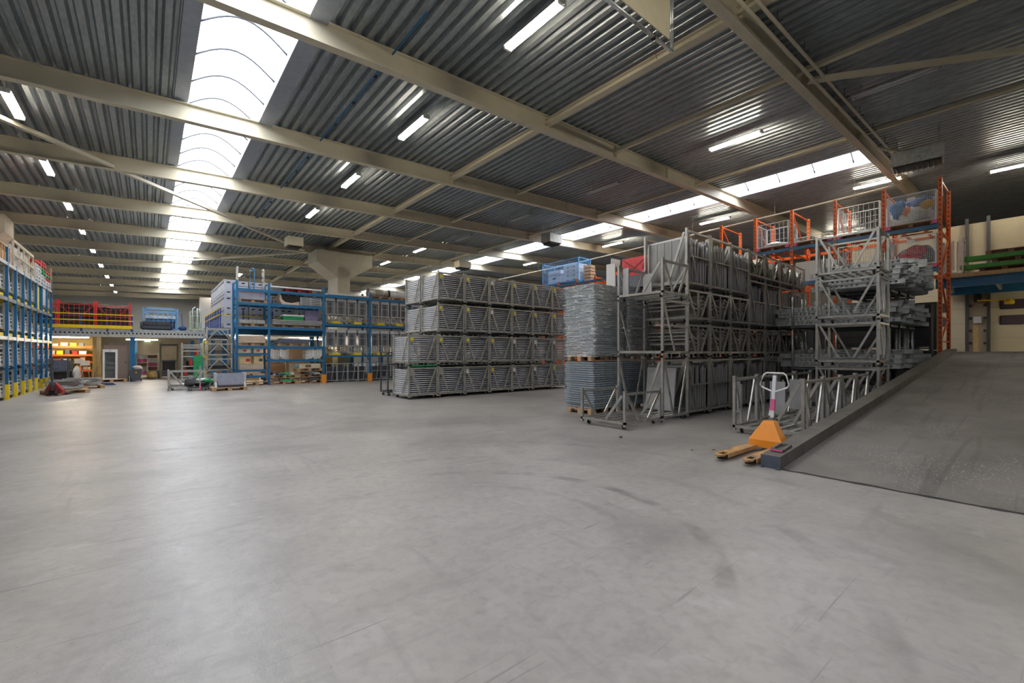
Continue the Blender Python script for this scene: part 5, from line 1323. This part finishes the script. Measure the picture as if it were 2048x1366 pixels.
m = MB(); m.bx((5.05, .3, 0), (5.95, .95, .38)); m.bx((5.03, .28, .34), (5.97, .97, .4)); one('storage_box', m, GREEN, 'green storage box behind the long bars in the second bay', 'box', (0, BY, 2.9)); 
m = MB(); m.bx((5.03, .28, 0), (5.97, .97, .07)); one('box_cover', m, WHITE, 'white lid on the green storage box in the second bay', 'lid', (0, BY, 3.303))
m = MB(); m.bx((6.05, .45, 0), (6.7, .95, .75)); one('lilac_box', m, mat('lilac box', (.33, .29, .5)), 'lilac grey box at the right of the second bay', 'box', (0, BY, 2.9))
PX(5.0, 2.725, 'left wooden pallet under the long bars in the second bay'); PX(6.2, 2.725, 'right wooden pallet under the long bars in the second bay')
for k in range(3):
    for q in range(2): m = MB(); m.bar((4.5, .02 + q * .14, 0), (6.7, .02 + q * .14, 0), .1, .05); one('long_bar', m, ALUB, 'long pale bar in the second bay, %s up, %s' % (ORD[k], ['front', 'back'][q]), 'bar', (0, BY, 2.9 + k * .08), 0)
PX(5.35, 1.835, 'wooden pallet under the dark cover in the second bay')
m = MB(); m.prism([(4.5, .0), (6.1, .0), (6.25, .16), (5.0, .2), (4.75, .1)], 'y', .06, .9); one('covered_load', m, mat('slate cover', (.10, .11, .17), .6), 'slate load under a plastic cover in the second bay', 'load', (0, BY, 1.985)); m = MB(); m.prism([(4.9, .0), (6.3, -.05), (6.3, .0), (5.0, .05)], 'y', .04, .92); one('clear_cover', m, OFFW, 'pale cover sheet over the slate load in the second bay', 'cover', (0, BY, 2.19))
for s, (x0, sg, tx) in enumerate(((4.44, 1, 'far left'), (4.86, 1, 'inner left'), (6.34, -1, 'inner right'), (6.72, -1, 'far right'))):
    for k in range(8):
        m = MB(); m.path([(x0 - sg * .03, .05, .2), (x0 + sg * .04, .05, .1), (x0 + sg * .14, .05, .03), (x0 + sg * .36, .05, .0)], .021, 6); m.path([(x0 - sg * .03, .6, .2), (x0 + sg * .04, .6, .1), (x0 + sg * .14, .6, .03), (x0 + sg * .36, .6, .0)], .021, 6); m.bar((x0 + sg * .3, .05, .005), (x0 + sg * .3, .6, .005), .02); m.bar((x0 - sg * .02, .05, .19), (x0 - sg * .02, .6, .19), .02)
        one('curved_tube', m, WHITE, 'curved white seat tube in the %s nested stack of the second bay' % tx, 'frame', (0, BY, 1.2 + k * .058), 0, 'curved frames, %s stack' % tx)
PX(5.05, 0, 'lowest left pallet on the floor of the second bay'); PX(6.25, 0, 'lowest right pallet on the floor of the second bay')
PX(5.05, .3, 'upper left pallet of junk in the second bay'); PX(6.2, .3, 'middle right pallet of junk in the second bay'); PX(6.2, .6, 'upper right pallet of junk in the second bay')
rr = random.Random(77)
for k in range(22):
    cx, cz = [(5.05, .147), (6.2, .147), (5.05, .447), (6.2, .447)][k % 4]; mt = [OFFW, DGREY, NAVY, GALV, GREEN, WOODD][k % 6]; l = rr.uniform(.15, .5)
    m = MB(); m.bx((-l / 2, -.12, 0), (l / 2, .12, rr.uniform(.05, .11))); m.bx((-l / 2, -.02, .0), (-l / 2 + .04, .02, .13)); one('metal_offcut', m, mt, 'small offcut on the %s %s pallet of the second bay' % (['left', 'right'][k % 2], ['lowest', 'upper'][k % 4 // 2]), 'offcut', (cx + rr.uniform(-.38, .38), BY + .2 + rr.uniform(-.1, .35), cz), rr.uniform(-.5, .5), 'offcuts on %s %s pallet' % (['left', 'right'][k % 2], ['lowest', 'upper'][k % 4 // 2]))
m = MB(); m.bx((0, .1, 0), (1.0, .6, .22)); m.mi = 1; m.bx((.28, .095, .04), (.55, .1, .17)); one('long_carton', m, [mat('cream box', (.7, .62, .42)), WOODD], 'long cream carton on the upper right pallet of junk', 'carton', (5.7, BY, .75)); m = MB(); m.tube((5.55, .2, .84), (5.62, .2, .84), .1, 16); one('round_tin', m, LBLUE, 'round blue tin left of the long cream carton', 'tin', (0, BY, 0))
# bays three to five: trolleys with grey seat units
def unit_trolley():
    t = thing('unit_trolley', 'x', 'trolley'); p = .045
    m = MB()
    for y in (.05, .85): m.bar((.03, y, .16), (1.07, y, .16), p)
    for x in (.05, 1.05): m.bar((x, .05, .16), (x, .85, .16), p)
    obj('base_frame', m, ALU, t)
    for x in (.05, 1.05):
        for y in (.05, .85): m = MB(); m.bar((x, y, .1), (x, y, .52), p); obj('post', m, ALU, t)
    for y in (.04, .86):
        m = MB(); m.bar((.03, y, .48), (1.07, y, .48), p); obj('top_rail', m, ALU, t)
        for a, b in ((.1, .42), (1.0, .68)): m = MB(); m.bar((a, y, .46), (b, y, .18), .035); obj('brace', m, ALU, t)
    m = MB(); m.bx((.35, -.02, -.005), (.75, .9, .1)); m.bx((.38, -.03, .06), (.72, .92, .12)); obj('fork_shoe', m, YELLOW, t, label='yellow fork shoe')
    for x in (.14, .96):
        for y in (.12, .78): caster(t, x, y, .002)
    return t
def seat_unit():
    t = thing('glazed_unit', 'x', 'unit')
    for x in (.0, .4):
        for y in (0, .6): m = MB(); m.bar((x + .02, y + .02, 0), (x + .02, y + .02, .98), .04); obj('leg', m, ALUB, t)
    m = MB(); m.prism([(0, .98), (.44, .98), (.44, 1.12), (.36, 1.15), (.08, 1.15), (0, 1.12)], 'y', 0, .64); obj('top_box', m, PANEL, t)
    m = MB(); m.bx((.03, .05, .25), (.41, .6, .96)); m.mi = 1; m.bx((.14, .045, .35), (.3, .05, .9)); obj('body', m, [mat('smoky panel', (.20, .21, .235), .4, .2), mat('smoky glazing', (.09, .10, .115), .25)], t)
    m = MB(); m.bar((.04, .01, .7), (.4, .01, .7), .02); obj('cross_bar', m, ALUB, t)
    return t
UT, SU = Kind(unit_trolley()), Kind(seat_unit())
btx = ['third', 'fourth', 'fifth']
for b in (2, 3, 4):
    for z, lt in ((1.39, 'lower'), (3.01, 'upper')):
        for k in range(2):
            x = BXS[b] + .1 + k * 1.12
            UT.put((x, BY + .05, z), 0, 'grey trolley of glazed units, %s shelf of the %s bay, %s one' % (lt, btx[b - 2], ['left', 'right'][k]), 'trolleys in the blue rack')
            for q in range(2): SU.put((x + .05 + q * .56, BY + .15, z + .185), 0, 'grey glazed unit, %s on the %s %s trolley of the %s bay' % (['left', 'right'][q], ['left', 'right'][k], lt, btx[b - 2]), 'glazed units')
    for k in range(4 if b < 4 else 2):
        m = MB(); x = BXS[b] + .15 + k * .55; w = .5
        for y in (0, .7): m.bar((x, y, 0), (x, y, .95), .035); m.bar((x + w, y, 0), (x + w, y, .95), .035); [m.bar((x, y, q), (x + w, y, q), .03) for q in (.06, .5, .92)]
        for q in (.06, .92): m.bar((x, 0, q), (x, .7, q), .03); m.bar((x + w, 0, q), (x + w, .7, q), .03)
        m.bar((x + w * .5, .0, .06), (x + w * .75, 0, .92), .025)
        t = thing('tube_stand', 'light grey tube frame on the floor of the %s bay, %s one' % (btx[b - 2], ORD[k]), 'frame', (0, BY + .08, .03), 0, 'tube frames under the blue rack'); obj('frame', m, GALV if k < 3 else ALUB, t)
        m = MB(); m.bx((x + .06, .1, .0), (x + w - .06, .65, .75)); obj('dark_insert', m, CHAR, t)
m = MB(); m.prism([(7.0, 0), (9.1, 0), (9.1, .05), (7.3, .12), (7.0, .08)], 'y', -.05, .95); m.mi = 1; m.bx((7.3, .1, -.0), (8.9, .8, .02)); one('flat_bundle', m, [PANEL, DBLUE], 'flat grey bundle on top of the third bay', 'bundle', (0, BY, 4.47))
PX(9.85, 4.46, 'pallet under the strapped steel rolls on top of the fourth bay'); PX(11.1, 4.46, 'pallet under the pale wrapped roll on top of the fourth bay')
for k, (x, mt, tx) in enumerate(((9.3, STEEL, 'strapped dark roll of sheet on top of the fourth bay'), (10.5, OFFW, 'pale wrapped roll of sheet on top of the fourth bay'))):
    t = thing('sheet_roll', tx, 'roll', (x, BY + .5, 4.82)); m = MB(); m.tube((0, 0, 0), (1.1, 0, 0), .215, 18); obj('roll', m, mt, t)
    for q in (.3, .8): m = MB(); m.tube((q, 0, 0), (q + .03, 0, 0), .219, 18); obj('strap', m, WHITE, t)
    m = MB(); m.tube((-.03, 0, 0), (-.002, 0, 0), .235, 18); obj('end_cap', m, BROWN, t)
m = MB(); m.bx((9.35, .0, 0), (11.4, .9, .14)); m.mi = 1; m.bx((9.35, -.01, .05), (11.4, .0, .09)); one('striped_panel', m, [DBLUE, WHITE], 'dark blue panel pack with a white stripe on the floor beyond the last orange guard', 'panel', (0, BY, .2)) if False else None

# ------------------------------------------------------------------ mezzanine behind the blue rack
m2z = thing('mezzanine', 'blue mezzanine behind the central rack carrying the grey crates', 'mezzanine', (0, 0, 0))
m = MB(); m.bx((2.6, 24.45, 2.60), (14.5, 37.5, 2.68)); obj('deck', m, mat('deck underside', (.55, .50, .38), .6), m2z)
m = MB()
for k in range(9): m.bx((2.6, 24.6 + k * 1.55, 2.42), (14.5, 24.68 + k * 1.55, 2.6))
obj('joist', m, GALV, m2z)
m = MB(); m.bx((2.55, 24.45, 2.4), (2.62, 37.4, 2.68)); m.bx((2.62, 24.42, 2.4), (14.5, 24.5, 2.68)); obj('edge_beam', m, BLUE, m2z)
for x in (2.9, 7.0, 11.0):
    for y in (26.0, 31.0, 36): m = MB(); m.bx((x - .1, y - .1, 0), (x + .1, y + .1, 2.4)); obj('post', m, BLUE, m2z)
for k in range(9): m = MB(); y = 24.5 + k * .85; m.bar((2.58, y, 2.6), (2.58, y, 3.6), .06, .05); obj('rail_post', m, DBLUE, m2z)
for k in range(8): m = MB(); x = 3.5 + k * 1.25; m.bar((x, 24.47, 2.6), (x, 24.47, 3.55), .09, .05); obj('rail_post', m, DBLUE, m2z)
for z in (3.3, 3.6):
    m = MB(); m.bar((2.55, 24.45, z), (2.55, 31.5, z), .035, .05); obj('handrail', m, YELLOW, m2z)
m = MB(); m.bar((2.6, 24.44, 3.28), (13.2, 24.44, 3.28), .035, .04); obj('handrail', m, YELLOW, m2z)
def big_crate():
    t = thing('pallet_box', 'x', 'box'); m = MB(); m.bx((0, 0, .1), (.98, 1.1, .76)); m.bx((-.012, -.012, .7), (.992, 1.112, .76)); m.bx((-.008, -.008, .1), (.988, 1.108, .16))
    for y in (0, .5, 1.0): m.bx((0, y, 0), (.98, y + .1, .1))
    m.mi = 1
    for q in range(3): m.bx((-.014, .15 + q * .34, .6), (-.008, .27 + q * .34, .66)); m.bx((.1 + q * .3, -.014, .6), (.24 + q * .3, -.008, .66)); m.bx((.1 + q * .3, -.01, .14), (.24 + q * .3, -.006, .2)); m.bx((-.012, .15 + q * .34, .18), (-.006, .27 + q * .34, .22))
    obj('box', m, [CRATE, BLACK], t); return t
BC = Kind(big_crate())
for lv in range(3):
    for k in range(5): BC.put((2.75, 24.62 + k * 1.15, 2.69 + lv * .765), 0, 'grey pallet box, %s from the front, %s layer, outer left column' % (ORD[k], ['lower', 'middle', 'upper'][lv]), 'grey pallet boxes')
    BC.put((3.77, 24.62, 2.69 + lv * .765), 0, 'grey pallet box beside the outer column, %s layer' % ['lower', 'middle', 'upper'][lv], 'grey pallet boxes')
    if lv < 2: BC.put((4.79, 24.62, 2.69 + lv * .765), 0, 'grey pallet box third from the outer edge, %s layer' % ['lower', 'middle'][lv], 'grey pallet boxes')
for x, y, tx in ((4.2, 27, 'near left lamp under the blue mezzanine'), (7.6, 28, 'near right lamp under the blue mezzanine'), (5.2, 33, 'far lamp under the blue mezzanine'), (-3.2, 32.4, 'lamp over the orange shelving'), (-.3, 36, 'lamp at the back of the dim store')):
    LIT.put((x, y, 2.3), pi / 2, 'lit twin tube lamp, ' + tx, G)
m = MB(); m.bx((0, 0, 0), (1.6, .05, .9)); one('ply_board', m, PLY, 'plywood board leaning under the blue mezzanine', 'board', (5.9, 30, 1.4 - 1.4)).rotation_euler = (.1, 0, 0)
for k in range(4): m = MB(); m.bx((0, 0, 0), (1.1, .8, .9)); m.bx((.1, -.02, .15), (1.0, 0, .75)); one('shipping_carton', m, [CARD, WOODD, BEIGE, DGREY][k], '%s big carton under the blue mezzanine' % ['brown', 'dark brown', 'beige', 'dark grey'][k], 'carton', (3.6 + k * 1.3, 27.5, 0))
for k in range(3): m = MB(); m.bx((0, 0, 0), (1.1, .8, .8)); m.bx((.1, -.02, .15), (1.0, 0, .65)); one('shipping_carton', m, [WOODD, CARD, SAND][k], '%s carton stacked second high under the blue mezzanine' % ['dark brown', 'brown', 'sandy'][k], 'carton', (4.9 + k * 1.3, 27.5, .92))
# added dark crates that stand in for the shade under the orange rack
for j in range(6):
    for lv in range(2):
        m = MB(); m.bx((0, 0, .1), (1.0, 1.22, 1.6))
        for y in (.0, .56, 1.1): m.bx((0, y, 0), (1.0, y + .12, .1))
        for q in range(5): m.bx((-.012, .02, .2 + q * .28), (0, 1.2, .36 + q * .28))
        one('filler_crate', m, DGREY, 'added dark slatted crate under the orange rack, %s bay from the ramp, %s' % (ORD[j], ['on the floor', 'stacked on top'][lv]), 'crate', (20.2, ROW[j] + .12, lv * 1.62), 0, 'added dark crates under the orange rack')
# ------------------------------------------------------------------ light, camera
w = bpy.data.worlds.new('sky'); bpy.context.scene.world = w; w.use_nodes = True
bg = w.node_tree.nodes['Background']; bg.inputs[0].default_value = (.93, .96, 1, 1); bg.inputs[1].default_value = 10.0
for i, (a, b, y0, y1) in enumerate(SKY):
    L = bpy.data.lights.new('skylight_portal', 'AREA'); L.shape = 'RECTANGLE'; L.size = b - a - .04; L.size_y = y1 - y0; L.cycles.is_portal = True
    o = bpy.data.objects.new('skylight_portal', L); C.objects.link(o); o.location = ((a + b) / 2, (y0 + y1) / 2, zb((a + b) / 2) + .6)
cam = bpy.data.cameras.new('camera'); co = bpy.data.objects.new('camera', cam); C.objects.link(co)
cam.sensor_width = 36; cam.sensor_fit = 'HORIZONTAL'; cam.lens = 36 * 881 / 2048; cam.shift_y = 21 / 2048; cam.clip_start = .05; cam.clip_end = 300
co.location = (0, 0, 1.55); co.rotation_euler = (pi / 2, 0, -radians(39.53))
sc = bpy.context.scene; sc.camera = co
vs = sc.view_settings; vs.view_transform = 'Standard'; vs.look = 'None'; vs.exposure = .14; vs.gamma = 1; vs.use_curve_mapping = False
sc.cycles.use_denoising = True; sc.cycles.max_bounces = 8; sc.cycles.diffuse_bounces = 5; sc.cycles.glossy_bounces = 3; sc.cycles.transparent_max_bounces = 12
sc.cycles.sample_clamp_indirect = 8
